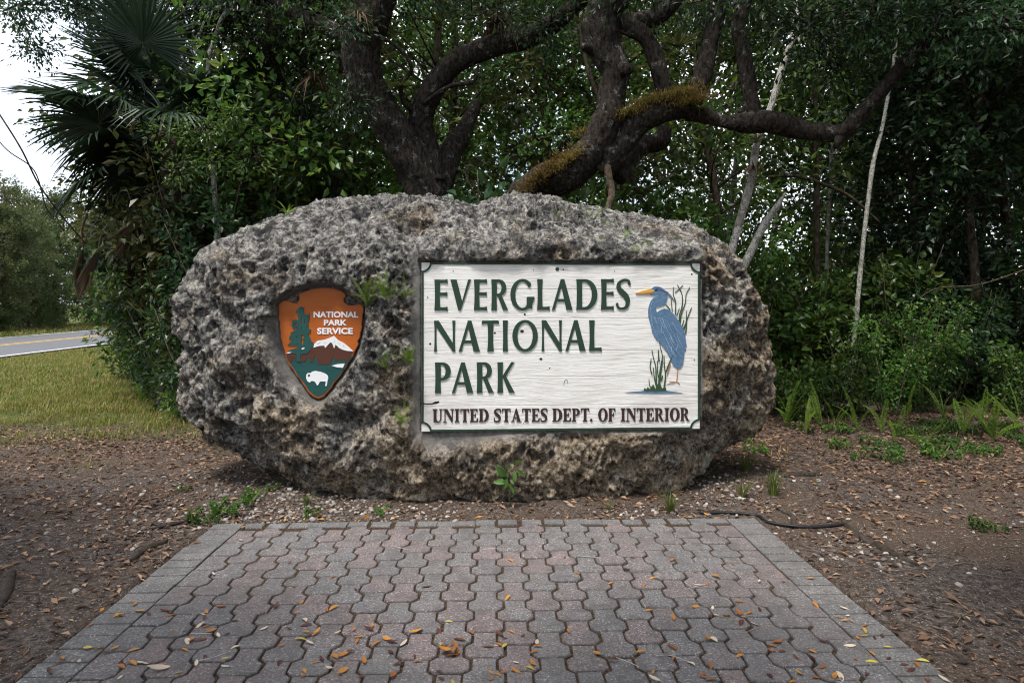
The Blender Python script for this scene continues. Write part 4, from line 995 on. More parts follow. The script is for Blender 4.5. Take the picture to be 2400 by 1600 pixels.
# dense thicket on the left, round the palm
for (px, Y, q, sc, mt) in ((560, 8.4, 2, 1.0, 'leaf_dark'), (700, 8.6, 2, 1.05, 'leaf_dark'), (820, 8.2, 4, 1.25, 'leaf_dark'), (640, 9.6, 2, 1.45, 'leaf_mid'), (480, 9.2, 2, 1.35, 'leaf_olive'), (400, 9.8, 2, 1.2, 'leaf_dark'),
        (370, 10.4, 0, 1.25, 'leaf_mid'), (345, 11.0, 0, 1.1, 'leaf_olive'), (340, 11.6, 1, 1.1, 'leaf_mid'), (320, 12.4, 0, .95, 'leaf_olive'), (440, 8.6, 0, .95, 'leaf_mid'), (510, 7.9, 1, .95, 'leaf_dark'), (430, 9.0, 1, 1.0, 'leaf_dark'),
        (385, 9.8, 1, .85, 'leaf_mid'), (430, 8.0, 3, .9, 'leaf_bright'), (760, 9.8, 2, 1.5, 'leaf_mid'), (900, 10.2, 2, 1.4, 'leaf_olive'), (560, 11, 2, 1.9, 'leaf_dark'), (420, 11.5, 2, 1.8, 'leaf_mid'), (700, 12, 2, 2.0, 'leaf_mid'),
        (400, 12.5, 2, 1.7, 'leaf_olive'), (860, 12.5, 2, 2.0, 'leaf_bright'), (600, 14, 2, 2.4, 'leaf_dark'), (470, 14.5, 2, 2.4, 'leaf_mid'), (440, 15.5, 2, 2.1, 'leaf_olive'), (395, 9.0, 3, .7, 'leaf_olive'), (430, 8.5, 3, .7, 'leaf_mid'),
        (1100, 7.6, 4, 1.25, 'leaf_dark'), (1160, 7.9, 4, 1.45, 'leaf_dark'), (1210, 8.4, 4, 1.6, 'leaf_mid'), (1060, 7.5, 5, 1.55, 'leaf_bright'), (1290, 8.8, 2, 1.15, 'leaf_mid'), (880, 7.6, 4, 1.15, 'leaf_dark'), (1000, 9.6, 2, 1.2, 'leaf_bright'), (1500, 8.6, 0, 1.0, 'leaf_mid'), (1600, 8.2, 0, .9, 'leaf_bright'), (1390, 9., 0, 1.1, 'leaf_olive')):
    kind = SHR[q] if q < 4 else BIG[q - 4]
    shp = ['loose', 'rounded', 'upright', 'dense small leafed', 'large leafed', 'compact large leafed'][q]
    where = 'in the thicket beneath the palm' if px < 480 else 'in the thicket behind the arrowhead emblem' if px < 960 else 'below the twisted oak limbs'
    put_shrub(px, Y, kind, sc, mt, '%s %s shrub with %s leaves %s' % (size(sc), shp, tone[mt], where), 'thicket shrubs behind the boulder')
# tree reaching over the palm from the thicket
ot = thing('leaning_tree', px2ground(420, 10.2), 'tree with small dark leaves hanging over the fan palm', 'tree')
m = MB(); limbs(m, [(420, 1020, 10.2, 16), (410, 700, 10.2, 14), (380, 400, 10, 13), (330, 150, 9.6, 12), (260, 0, 9.2, 10), (160, -140, 8.8, 7)], 10, .008, 61); rebase(m, ot); link('trunk', m.mesh('trunk'), M['bark_brown'], ot)
oak_crown(ot, [(40, 10, 8.6, .55, 34), (150, -10, 8.8, .6, 44), (270, 20, 9, .65, 44), (390, -10, 9.2, .7, 44), (90, 110, 8.7, .3, 12), (520, 40, 9.6, .7, 40), (130, 300, 10.5, .35, 12), (640, 120, 9.4, .6, 34), (700, 260, 9., .5, 30), (600, 300, 9.2, .55, 30), (480, 260, 8.8, .45, 18)], 103, L=.08, W=.034)
# bright young growth in front of the thicket
sap = thing('sapling', px2ground(500, 8.7), 'thin pale barked sapling with fresh light green leaves standing before the palm', 'tree')
oak_crown(sap, [(420, 395, 7.6, .30, 16), (480, 300, 7.6, .32, 18), (560, 270, 7.7, .3, 16), (400, 310, 7.6, .22, 9), (590, 370, 7.7, .28, 12), (510, 380, 7.6, .25, 10)], 104, per=16, L=.075, W=.032, mat='leaf_bright', spread=.17)
m = MB(); limbs(m, [(515, 1000, 8.7, 6), (510, 620, 8.7, 6), (501, 417, 8.7, 6), (493, 344, 8.7, 5.5), (491, 295, 8.7, 5), (497, 252, 8.7, 5.5), (488, 203, 8.7, 5), (490, 134, 8.7, 5), (505, 88, 8.7, 5), (524, 38, 8.7, 5), (558, 0, 8.7, 5), (620, -80, 8.7, 4)], 8, .004, 62); rebase(m, sap); link('trunk', m.mesh('trunk'), M['bark_pale'], sap)
# bare pale stems on the right
for k, (lab, pts, mt) in enumerate((
    ('leaning white lichen covered tree trunk right of the boulder', [(1640, 1000, 7.8, 13), (1690, 690, 7.8, 11), (1711, 600, 7.7, 10), (1745, 478, 7.7, 9.5), (1761, 421, 7.7, 9.5), (1774, 337, 7.7, 9), (1807, 249, 7.7, 8), (1832, 164, 7.7, 8), (1860, 76, 7.7, 7), (1880, -60, 7.7, 6)], 'bark_pale'),
    ('broken leaning pale trunk with a splintered tip', [(1600, 1010, 7.6, 11), (1700, 720, 7.6, 9), (1760, 590, 7.6, 9), (1791, 528, 7.6, 8.5), (1825, 478, 7.5, 6), (1841, 451, 7.5, 1.5)], 'bark_pale'),
    ('slim straight white stem rising from the fern bank', [(1985, 960, 9.2, 6), (2009, 718, 9.2, 5.5), (2020, 600, 9.2, 5), (2036, 459, 9.2, 5), (2048, 375, 9.2, 5), (2070, 287, 9.2, 4), (2100, 100, 9.2, 3.5), (2110, -80, 9.2, 3)], 'bark_pale'),
    ('very thin grey stem behind the long oak limb', [(1930, 900, 11, 4), (1938, 600, 11, 4), (1948, 382, 11, 4), (1950, 230, 11, 3.5), (1960, 0, 11, 3), (1960, -100, 11, 3)], 'bark_pale'),
    ('short dead branch hanging down to the boulder top from the oak', [(1420, 360, 7.1, 7), (1424, 400, 7., 9), (1434, 450, 6.9, 8), (1428, 480, 6.8, 8), (1422, 505, 6.7, 7)], 'bark_brown'),
    ('crooked brown stem left of the dry fern tuft', [(800, 980, 9.6, 7), (795, 600, 9.6, 6), (790, 440, 9.6, 6), (775, 330, 9.6, 5), (800, 150, 9.6, 5), (815, -60, 9.6, 4)], 'bark_brown'),
    ('slender dark stem between the two oaks', [(1560, 900, 10, 7), (1555, 620, 10, 6), (1405, 240, 9.4, 6), (1370, 130, 9.4, 5), (1345, 0, 9.4, 5), (1340, -80, 9.4, 4)], 'bark_brown'))):
    P0 = at(*pts[0][:3]); o = thing('bare_stem', (P0[0], P0[1], 0 if k != 4 else P0[2]), lab, 'tree' if k != 4 else 'branch')
    m = MB(); limbs(m, pts, 8, .004, 70 + k); rebase(m, o); link('trunk' if k != 4 else 'branch', m.mesh('stem'), M[mt], o)
# trees over the road
FARM = [tall_tree(231, 8.5, .12, 2.8, .02, 300, 44, .17, .11), tall_tree(232, 10, .12, 2.6, .03, 300, 44, .17, .11)]
far_lab = ['broad hazy green tree across the road', 'tall hazy green tree across the road']
for k in range(40):
    Y = 17 + 1.7 * k + fr.uniform(-1, 1); X = road_c(Y) - 0.0009 * max(Y - 20, 0) ** 2 - fr.uniform(6.5, 11.0)
    q = int(fr.integers(2)); sc = fr.uniform(.7, .95)
    plant2('roadside_tree', FARM[q], ('trunk', 'crown'), M['bark_brown'], M['leaf_far' if k % 3 else 'leaf_olive'], (X, Y, -.02), fr.uniform(0, 6.28), sc, far_lab[q], 'tree', 'trees across the road')
for k in range(16):
    Y = 17 + 3.2 * k + fr.uniform(-1, 1); X = road_c(Y) - 0.0009 * max(Y - 20, 0) ** 2 - fr.uniform(5., 6.5)
    plant2('roadside_shrub', SHR[k % 3], ('stems', 'foliage'), M['stem'], M['leaf_mid'], (X, Y, -.02), fr.uniform(0, 6.28), fr.uniform(.9, 1.5), 'green shrub on the verge across the road', 'shrub', 'shrubs across the road')
for k in range(12):
    Y = 74 + fr.uniform(0, 40); X = -34 + 3.2 * k + fr.uniform(-1, 1)
    plant2('distant_tree', FARM[k % 2], ('trunk', 'crown'), M['bark_brown'], M['leaf_far'], (X, Y, -.02), fr.uniform(0, 6.28), fr.uniform(1.1, 1.4), 'distant tree where the road bends out of sight', 'tree', 'trees at the road bend')

# ------------------------------------------------------------------ fan palm
def fan(seed, L=.95, nseg=42, spread=R(285), droop=.5, pet=.9, dead=False):
    r = np.random.default_rng(seed); m = MB(); pt = MB()
    P = spline(np.array([[0, 0, 0], [pet * .5, 0, pet * .12], [pet, 0, 0]]), .1); pt.add(*tube(P, np.linspace(.018, .010, len(P)), 6))
    for k in range(nseg):
        a = (k / (nseg - 1) - .5) * spread + r.normal(0, .012); l = L * (1 - .35 * abs(k / (nseg - 1) - .5) * 2) * r.uniform(.88, 1.05)
        d = np.array([math.cos(a), math.sin(a), 0]); s = np.array([-d[1], d[0], 0])
        t_ = np.array([0, .28, .58, .82, 1.0]); wd = np.array([.006, .030, .032, .017, .001]) * (.8 if dead else 1)
        dz = .22 * np.abs(math.sin(a)) * t_ * .6 - droop * np.maximum(t_ - .35, 0) ** 1.6 * r.uniform(.6, 1.4)
        c = P[-1] + d * (t_ * l)[:, None] + np.c_[0 * t_, 0 * t_, dz * l]
        fold = np.c_[0 * t_, 0 * t_, wd * .55]
        V = np.vstack([c + s * wd[:, None] * .8 + fold, c, c - s * wd[:, None] * .8 + fold]); n = 5; q = np.arange(n - 1)
        m.add(V, np.vstack([np.stack([q, q + 1, n + q + 1, n + q], 1), np.stack([n + q, n + q + 1, 2 * n + q + 1, 2 * n + q], 1)]))
    return m.mesh('blade', False), pt.mesh('petiole')
FAN = [fan(301), fan(302, 1.05, 44, R(270), .35, 1.05), fan(303, .9, 40, R(290), .75, .8)]
DFAN = [fan(311, .78, 22, R(34), .12, .5, True), fan(312, .75, 18, R(46), .10, .45, True)]
def palm(loc, hgt, fronds, dead, label):
    o = thing('fan_palm', loc, label, 'palm')
    m = MB(); P = spline(np.array([[0, 0, -.1], [.06, .03, hgt * .5], [0, 0, hgt]]), .05); m.add(*tube(P, np.linspace(.17, .13, len(P)), 18, .03, 9, bscale=12)); link('trunk', m.mesh('trunk'), M['root'], o)
    for k, (az, el, roll, q) in enumerate(fronds):
        fb = link('frond', FAN[q][1], M['palm'], o, (0, 0, hgt + .1 * math.sin(k))); fb.rotation_euler = (roll, -el, az)
        link('blade', FAN[q][0], M['palm'], fb)
    for x, y, Y, q, el, az, roll in dead:
        p = at(x, y, Y) - np.array(loc)
        fb = link('dead_frond', DFAN[q][1], M['palm_dead'], o, tuple(p)); fb.rotation_euler = (roll, -el, az); link('blade', DFAN[q][0], M['palm_dead'], fb)
    return o
pr = np.random.default_rng(9)
p0 = np.array([(400 - 1200) * 8.9 / FPX, 8.9, 0.])
fl = [(R(175), R(35), .2, 0), (R(200), R(10), -.3, 1), (R(160), R(-8), .3, 1), (R(185), R(-30), .1, 2), (R(215), R(55), 0, 0), (R(240), R(20), -.4, 2), (R(150), R(62), .2, 1), (R(120), R(30), .4, 0), (R(270), R(50), 0, 1), (R(90), R(50), .2, 0), (R(30), R(45), -.2, 1), (R(330), R(30), .2, 2), (R(225), R(-22), .3, 2), (R(195), R(-5), .5, 0), (R(300), R(-10), 0, 2), (R(170), R(-45), .2, 0), (R(205), R(-40), -.2, 1), (R(190), R(15), .1, 1), (R(180), R(50), -.1, 1)]
palm(tuple(p0), 4.0, fl, [(205, 500, 8.9, 0, R(-84), R(190), .2), (262, 520, 8.7, 1, R(-70), R(215), .5), (330, 500, 8.8, 0, R(-80), R(170), -.3), (345, 520, 8.6, 1, R(-85), R(250), .8), (380, 440, 8.5, 1, R(-60), R(200), .9)], 'fan palm with large dark drooping fans and hanging dead brown fronds')
p1 = np.array([(640 - 1200) * 9.8 / FPX, 9.8, 0.])
palm(tuple(p1), 6.0, [(R(a_), R(e_), pr.normal(0, .3), int(pr.integers(3))) for a_, e_ in ((180, 30), (200, 0), (150, 10), (230, 30), (270, 10), (300, 40), (330, 0), (20, 30), (90, 30), (250, -20))], [], 'taller fan palm reaching out of the picture beside the leaning oak')

# ------------------------------------------------------------------ ferns, air plants, tufts
def fern_frond(seed, L=.55, n=22, w=.10, arch=.35):
    r = np.random.default_rng(seed); m = MB()
    t_ = np.linspace(0, 1, 14); P = np.c_[L * (t_ * .55 + .2 * t_ ** 2), 0 * t_, L * (.95 * t_ - arch * t_ ** 2.2)]
    m.add(*tube(P, np.linspace(.0035, .0012, 14), 4))
    k = np.linspace(.12, 1, n); c = np.stack([np.interp(k, t_, P[:, q]) for q in range(3)], 1); T = nrm(np.gradient(c, axis=0))
    for s in (-1, 1):
        D = np.c_[T[:, 0] * .25, np.full(n, s), T[:, 2] * .25] + r.normal(0, .05, (n, 3))
        l = w * np.sin(np.clip(k, 0, 1) * np.pi * .86 + .32) ** .7
        m.add(*leafgeo(c, D, np.maximum(l, .012), np.maximum(l * .0 + L / n * .75, .01), r, up=(-.5, 0, .85), wild=.08))
    return m.mesh('frond', False)
FR = [fern_frond(401, .55, 30, .055, .2), fern_frond(402, .65, 34, .05, .1), fern_frond(403, .5, 26, .06, .5), fern_frond(404, .6, 30, .055, .35)]
def fern(loc, n, sc, label, group=None, name='fern', mat='fern', lean=0., out=None, seed=0):
    r = np.random.default_rng(int(abs(loc[0] * 997 + loc[1] * 131 + loc[2] * 37)) + seed); o = thing(name, tuple(loc), label, 'fern', group)
    for k in range(n):
        f = link('frond', FR[int(r.integers(4))], M[mat], o); a = r.uniform(0, 6.28) if out is None else out + r.normal(0, .8)
        f.rotation_euler = (r.normal(0, .15), r.uniform(-.65, .05) + lean * 2, a); f.scale = (sc * r.uniform(.65, 1.1),) * 3
    return o
def g_at(px, py):
    Y = CZ * FPX / (py - HZ); X = (px - 1200) * Y / FPX
    for _ in range(3): z = gz(X, Y); Y = (CZ - z) * FPX / (py - HZ); X = (px - 1200) * Y / FPX
    return (X, Y, gz(X, Y))
for px, py, n, sc, lab in ((1845, 1000, 7, 1.0, 'arching bright green fern at the foot of the boulder, tallest on the bank'), (1925, 1000, 4, .85, 'upright fern with two stiff fronds near the boulder'), (1958, 998, 3, .7, 'small upright fern beside the stiff frond fern'),
        (2065, 1015, 3, .8, 'narrow yellow green fern at the litter edge'), (2097, 1036, 3, .7, 'single stout fern at the front of the litter edge'), (2165, 1052, 4, .7, 'drooping bright fern in the brown litter'), (2258, 1020, 7, .95, 'spreading fern under the dark forest edge'), (2328, 1034, 8, 1.0, 'wide rosette fern under the dark forest edge'),
        (1800, 975, 4, .8, 'fern leaning against the right end of the boulder'), (2046, 950, 4, .8, 'shaded fern among the bank shrubs'), (2130, 985, 4, .8, 'shaded fern among the bank shrubs'), (2210, 985, 5, .8, 'shaded fern among the bank shrubs'), (1890, 1018, 4, .6, 'low fern in the leaf litter between the two near ferns'), (2010, 1005, 4, .75, 'fern beside the slim white stem'), (2300, 985, 5, .9, 'shaded fern among the bank shrubs'), (2390, 1010, 6, .8, 'fern at the dark forest edge by the leaf litter'), (385, 955, 5, .8, 'yellow green fern by the left end of the boulder'), (415, 965, 4, .6, 'small fern by the left end of the boulder'), (330, 945, 4, .7, 'fern at the foot of the thicket')):
    fern(g_at(px, py), n, sc, lab, 'shaded bank ferns' if 'shaded' in lab else None)
for k, (px, py, n, sc, lab) in enumerate(((862, 720, 7, .26, 'fern sprouting over the edge of the arrowhead emblem'), (905, 705, 7, .24, 'fern growing on the boulder between the emblem and the sign'), (950, 705, 4, .2, 'little fern close to the left edge of the sign'), (962, 850, 7, .22, 'fern tuft beside the left edge of the white sign'), (900, 870, 5, .16, 'sparse fern tuft right of the emblem tip'), (940, 995, 8, .2, 'dense fern tuft low on the boulder beside the sign corner'), (1466, 560, 5, .14, 'tiny fern above the top edge of the sign'), (1485, 590, 4, .12, 'tiny fern in the orange stained hollow above the sign'), (1310, 508, 4, .12, 'tiny green plant on the boulder top'), (1385, 512, 5, .14, 'small green plant on the boulder top near the hanging branch'), (675, 500, 6, .15, 'grassy tuft on the sloping left shoulder of the boulder'))):
    p = rock_at(px, py); fern(p + np.array([0, -.02, 0]), n + 3, sc * 1.55, lab, lean=.15, out=R(-90) if k < 6 else None, seed=k, name='rock_fern')
def tuft(seed, n=60, h=.2, w=.006, sp=.5):
    r = np.random.default_rng(seed); m = MB(); t_ = np.array([0, .35, .7, 1.])
    for k in range(n):
        a = r.uniform(0, 6.28); l = h * r.uniform(.5, 1.1); o_ = r.uniform(.1, sp) * l; d = np.array([math.cos(a), math.sin(a), 0]); s = np.array([-d[1], d[0], 0])
        b = d * r.uniform(0, .03) * h / .2
        c = b + d * (o_ * t_ ** 1.7)[:, None] + np.c_[0 * t_, 0 * t_, l * (t_ - .28 * sp * t_ ** 3)]
        ww = w * np.array([.8, 1, .7, .05])[:, None]; V = np.vstack([c - s * ww / 2, c + s * ww / 2]); q = np.arange(3)
        m.add(V, np.stack([q, q + 4, q + 5, q + 1], 1))
    return m.mesh('grass_tuft', False)
TU = [tuft(501), tuft(502, 70, .26, .006, .8), tuft(503, 40, .14, .005, .9)]
for px, py, q, sc, lab in ((1812, 1160, 0, 1.15, 'dark green grass tuft on the dirt right of the boulder'), (1570, 1200, 1, .75, 'sprawling grass tuft at the front foot of the boulder'), (1740, 1165, 2, 1.2, 'thin dry grass tuft between boulder and dark green tuft'), (1425, 1195, 2, .6, 'few grass blades by the patio edge'), (720, 1180, 2, .9, 'dark small grass tuft in the pale gravel'), (1750, 1105, 1, .8, 'wispy grass tuft at the right foot of the boulder')):
    tag(link('grass_tuft', TU[q], M['grass_lush'], None, g_at(px, py), (0, 0, px * .1), sc), lab, 'grass')
WEED = [shrub(511, .12, .09, 6, 36, 8, .035, .022, .025, True), shrub(512, .09, .10, 6, 40, 8, .03, .02, .025, True)]
for px, py, sc, lab in ((482, 1222, 1.1, 'leafy weed at the near left corner of the patio'), (532, 1200, 1.1, 'leafy weed between hose and pale gravel'), (577, 1172, 1.2, 'bright leafy weed in the pale gravel, farthest from the patio corner'), (732, 1208, .6, 'tiny weed in the gravel at the patio edge'), (885, 1205, .6, 'tiny yellowish weed in front of the boulder'), (2310, 1240, .9, 'dark weed on the leaf litter far right of the patio'), (430, 1150, .5, 'tiny weed on the dirt left of the gravel')):
    k = WEED[px % 2]; plant2('weed', k, ('stems', 'leaves'), M['stem_green'], M['leaf_bright'] if px < 2000 else M['leaf_mid'], g_at(px, py), px, sc * .62, lab, 'weed')
for k in range(34):                         # seedlings and creepers at the forest edge
    px = fr.uniform(1740, 2420); py = 1000 + fr.uniform(0, 1) ** 1.3 * 85; x, y, z = g_at(px, py)
    plant2('seedling', WEED[k % 2], ('stems', 'leaves'), M['stem_green'], M[['leaf_bright', 'leaf_mid'][k % 2]], (x, y, z), fr.uniform(0, 6), fr.uniform(.45, 1.15), 'small leafy seedling in the leaf litter before the fern bank', 'seedling', 'seedlings along the fern bank')
# broad leafed young plant at the foot of the boulder
py_ = rock_at(1196, 1125)[1] - .03
sp = thing('young_plant', (at(1196, 1168, py_)[0], py_, gz(at(1196, 1168, py_)[0], py_)), 'young plant with a few large glossy green leaves at the foot of the boulder', 'plant')
b0 = np.array(sp.location); m = MB(); lv = MB(); lr = np.random.default_rng(3)
P = spline(np.array([b0, at(1190, 1120, b0[1] - .03), at(1212, 1085, b0[1] - .03)]), .02); m.add(*tube(P, np.linspace(.005, .003, len(P)), 5)); rebase(m, sp); link('stem', m.mesh('stem'), M['stem_green'], sp)
for x0, y0, x1, y1 in ((1188, 1118, 1162, 1090), (1188, 1128, 1156, 1130), (1190, 1130, 1206, 1158), (1195, 1120, 1205, 1135), (1205, 1105, 1208, 1130), (1208, 1100, 1232, 1118), (1210, 1090, 1218, 1075), (1190, 1120, 1176, 1150), (1200, 1100, 1185, 1092)):
    a_, b_ = at(x0, y0, b0[1] - .04), at(x1, y1, b0[1] - .06 - lr.uniform(0, .04)); L_ = np.linalg.norm(b_ - a_)
    V, Fc = leafgeo(a_[None], (b_ - a_)[None], L_, L_ * .45, lr, up=(0, -.6, .8), wild=.25, tri6=True); mm = MB(); mm.add(V, Fc); rebase(mm, sp); link('leaf', mm.mesh('leaf'), M['leaf_bright'], sp)
def rosette(seed, n=40, L=.45, w=.022, up=.6, droop=.5, jit=None):
    r = np.random.default_rng(seed); m = MB(); t_ = np.array([0, .3, .65, 1.])
    for k in range(n):
        a = r.uniform(0, 6.28); l = L * r.uniform(.6, 1.1); e = r.uniform(.1, 1.1) * up; d = np.array([math.cos(a), math.sin(a), 0]); s = np.array([-d[1], d[0], 0])
        c = d * (l * t_ * math.cos(e))[:, None] + np.c_[0 * t_, 0 * t_, l * (t_ * math.sin(e) - droop * t_ ** 2.4 * r.uniform(.3, 1.))]
        if jit: c = c + r.normal(0, 1, 3) * np.array(jit)
        ww = w * np.array([1.2, 1, .6, .05])[:, None]; V = np.vstack([c - s * ww / 2, c + s * ww / 2]); q = np.arange(3); m.add(V, np.stack([q, q + 4, q + 5, q + 1], 1))
    return m.mesh('leaves', False)
RO = [rosette(601), rosette(602, 60, .35, .016, 1.2, .4), rosette(603, 50, .5, .03, .9, 1.5)]
DRY = rosette(604, 1100, .10, .007, 1.5, .9, (.13, .05, .03))
for x, y, Y, q, sc, mt, lab in ((1165, 55, 7.9, 2, 1.0, 'palm_dead', 'large brown withered air plant hanging on the left oak limb'), (1030, 55, 8.2, 1, 1.0, 'bromeliad', 'green spiky air plant high between the oak limbs'), (940, 205, 8.0, 0, .8, 'bromeliad', 'yellow green air plant in the fork of the left oak'), (1590, 110, 7.2, 1, 1.1, 'bromeliad', 'spiky air plant right of the looping oak limb'), (1190, 235, 8.3, 0, .8, 'bromeliad', 'grassy air plant in the foliage between the oaks'),
        (1772, 335, 7.6, 1, .7, 'bromeliad', 'air plant on the leaning white trunk'), (1768, 395, 7.6, 2, .5, 'palm_dead', 'withered brown air plant on the leaning white trunk'), (840, 40, 7.6, 2, .7, 'palm_dead', 'dry air plant on the thick left oak stem'), (1640, 255, 6.8, 0, .45, 'bromeliad', 'small air plant on the long oak limb'), (735, 190, 8.6, 2, .8, 'palm_dead', 'reddish dry air plant in the thicket')):
    link('leaves', RO[q], M[mt], thing('air_plant', tuple(at(x, y, Y)), lab, 'air plant', rotz=x * .1, scale=sc))
for x, y, Y, sc, lab in ((1268, 410, 7.05, 1.0, 'thick tuft of golden dry fern on the low end of the oak trunk'), (1300, 392, 7.05, 1.0, 'golden dry fern growing along the oak trunk'), (1335, 372, 6.95, .7, 'small golden dry fern tuft on the bending oak trunk'), (1398, 305, 7.12, .8, 'brown dry fern clump behind the upright oak trunk'), (1480, 262, 6.9, .8, 'dry fern along the rising oak limb'), (1530, 236, 6.9, .8, 'dry fern on top of the oak limb fork'), (1590, 222, 6.85, .9, 'dry fern clump beside the oak limb fork'), (1625, 235, 6.8, .7, 'dry fern clump on the long oak limb')):
    tag(link('dry_fern_tuft', DRY, M['dry_fern'], None, tuple(at(x, y, Y)), (.2, -R(38) if x < 1350 else -.2, 0), sc * 1.15), lab, 'fern')

# ------------------------------------------------------------------ ground litter, gravel, grass
lt = np.random.default_rng(77)
def in_patio(X, Y, mg=0.0):
    a, b = pab(X, Y); return (a > A0 - mg) & (a < A1 + mg) & (b < B1 + mg)
def scatter(n, box_, dens):
    X = lt.uniform(box_[0], box_[1], n); Y = lt.uniform(box_[2], box_[3], n)
    k = lt.random(n) < dens(X, Y); return X[k], Y[k]
def n2(X, Y, s, seed): return fbm(np.stack([X * s, Y * s, 0 * X], 1), 3, seed)
def rock_foot(X, Y): return np.hypot((X + .2) / 1.75, (Y - 5.35) / .48) < 1
def litter(name, n, box_, dens, L, mat, flatness=.25):
    X, Y = scatter(n, box_, dens); k = ~in_patio(X, Y, .01) & ~rock_foot(X, Y); X, Y = X[k], Y[k]
    Z = gheight(X, Y) + lt.uniform(.002, .012, len(X)); a = lt.uniform(0, 6.28, len(X))
    Dv = np.c_[np.cos(a), np.sin(a), lt.normal(0, flatness, len(X))]; l = L * lt.uniform(.5, 1.25, len(X))
    V, Fc = leafgeo(np.c_[X, Y, Z], Dv, l, l * lt.uniform(.3, .5, len(X)), lt, wild=.3, fold=lt.uniform(.0, .25), mid=.5)
    m = MB(); m.add(V, Fc); return link(name, m.mesh(name, False), mat)
def dl(X, Y):
    d = .20 + .75 * np.clip(n2(X, Y, .8, 51) + .15, 0, 1)
    d += .6 * np.exp(-((Y - 6.3 + .1 * X) / .45) ** 2) * (X < -2)                      # brown band along the grass edge
    d += .55 * sstep(2.6, 3.6, X) * sstep(3.4, 2.4, Y) + .35 * sstep(5.2, 6.2, Y) * (X > 1.5)
    d -= .35 * np.exp(-((X - 2.75) / .5) ** 2 - ((Y - 3.6) / .6) ** 2)
    d *= 1 - .8 * grassiness(X, Y)
    return np.clip(d, .02, 1)
o = litter('leaf_litter', 130000, (-7.5, 8.5, 1.2, 8.6), dl, .056, M['litter'])
tag(o, 'brown dead leaves strewn over the bare dirt', 'leaf litter', kind='stuff')
def dor(X, Y): return np.clip(.75 * np.exp(-((pab(X, Y)[1] - B1 - .07) / .07) ** 2) * (np.abs(X) < 1.6) + .45 * sstep(1.9, 2.6, X) * sstep(3.1, 2.2, Y) + .18 * sstep(-1.8, -2.4, X) * sstep(3.6, 2.6, Y) + .02, 0, 1) * np.clip(.5 + n2(X, Y, 2.2, 52), .05, 1)
o = litter('orange_leaf_litter', 14000, (-5, 5.5, 1.3, 6.5), dor, .058, M['leaf_orange'])
tag(o, 'orange fallen oak leaves drifted along the far patio edge and the dirt beside it', 'leaf litter', kind='stuff')
# twigs and pine straw
X, Y = scatter(4200, (-5, 5.5, 1.4, 6.6), lambda X, Y: .35 + .5 * n2(X, Y, .9, 53)); k = ~in_patio(X, Y, .01) & ~rock_foot(X, Y); X, Y = X[k], Y[k]
m = MB()
for x, y, z, a, l in zip(X, Y, gheight(X, Y), lt.uniform(0, 6.28, len(X)), lt.uniform(.05, .22, len(X))):
    d = np.array([math.cos(a), math.sin(a), 0]); b = lt.normal(0, .012, 3)
    m.add(*tube(np.array([[x, y, z + .006], np.array([x, y, z + .010]) + d * l * .5 + b * [1, 1, 0], np.array([x, y, z + .006]) + d * l]), [.0018, .0016, .001], 3, cap=False))
tag(link('twig_litter', m.mesh('twig_litter'), M['twig']), 'fine dry twigs and needles on the dirt', 'twigs', kind='stuff')
# gravel
ico = np.array([(0, 1, 1.618), (0, -1, 1.618), (0, 1, -1.618), (0, -1, -1.618), (1, 1.618, 0), (-1, 1.618, 0), (1, -1.618, 0), (-1, -1.618, 0), (1.618, 0, 1), (-1.618, 0, 1), (1.618, 0, -1), (-1.618, 0, -1)]) / 1.9
icf = np.array([(0,1,8),(0,8,4),(0,4,5),(0,5,9),(0,9,1),(1,6,8),(8,6,10),(8,10,4),(4,10,2),(4,2,5),(5,2,11),(5,11,9),(9,11,7),(9,7,1),(1,7,6),(3,6,7),(3,7,11),(3,11,2),(3,2,10),(3,10,6)])
def stones(name, n, box_, dens, s0, s1):
    X, Y = scatter(n, box_, dens); k = ~in_patio(X, Y, .005); X, Y = X[k], Y[k]; n = len(X)
    s = s0 + (s1 - s0) * lt.random(n) ** 2.2; Z = gheight(X, Y) + s * .35
    V = ico[None] * (1 + lt.normal(0, .16, (n, 12, 1))) * s[:, None, None] * np.stack([lt.uniform(.8, 1.3, n), lt.uniform(.8, 1.3, n), lt.uniform(.55, .9, n)], 1)[:, None]
    a = lt.uniform(0, 6.28, n); c, q = np.cos(a)[:, None], np.sin(a)[:, None]
    V = np.stack([V[..., 0] * c - V[..., 1] * q, V[..., 0] * q + V[..., 1] * c, V[..., 2]], -1) + np.stack([X, Y, Z], 1)[:, None]
    Fc = (icf[None] + (np.arange(n) * 12)[:, None, None]).reshape(-1, 3)
    return link(name, mesh(name, V.reshape(-1, 3), Fc, False), M['gravel'])
def dg(X, Y):
    e = np.exp(-((X + 1.65) / .55) ** 2 - ((Y - 4.55) / .28) ** 2) * 1.1 + np.exp(-((X + .9) / .6) ** 2 - ((Y - 4.45) / .14) ** 2) * .8
    e += .8 * np.exp(-((X - .95) / .28) ** 2 - ((Y - 4.5) / .10) ** 2) + .7 * np.exp(-((X - 1.7) / .35) ** 2 - ((Y - 4.95) / .35) ** 2) + .35 * np.exp(-((X - 2.2) / .35) ** 2 - ((Y - 3.9) / .35) ** 2)
    e += .30 * np.exp(-((X + 2.5) / .6) ** 2 - ((Y - 4.7) / .9) ** 2) + .05 * np.exp(-((X - 3) / 1.) ** 2 - ((Y - 4.8) / .8) ** 2)
    return np.clip(e, 0, 1)
tag(stones('gravel', 26000, (-4.2, 4.2, 3., 6.2), dg, .006, .019), 'pale limestone gravel round the foot of the boulder', 'gravel', kind='stuff')
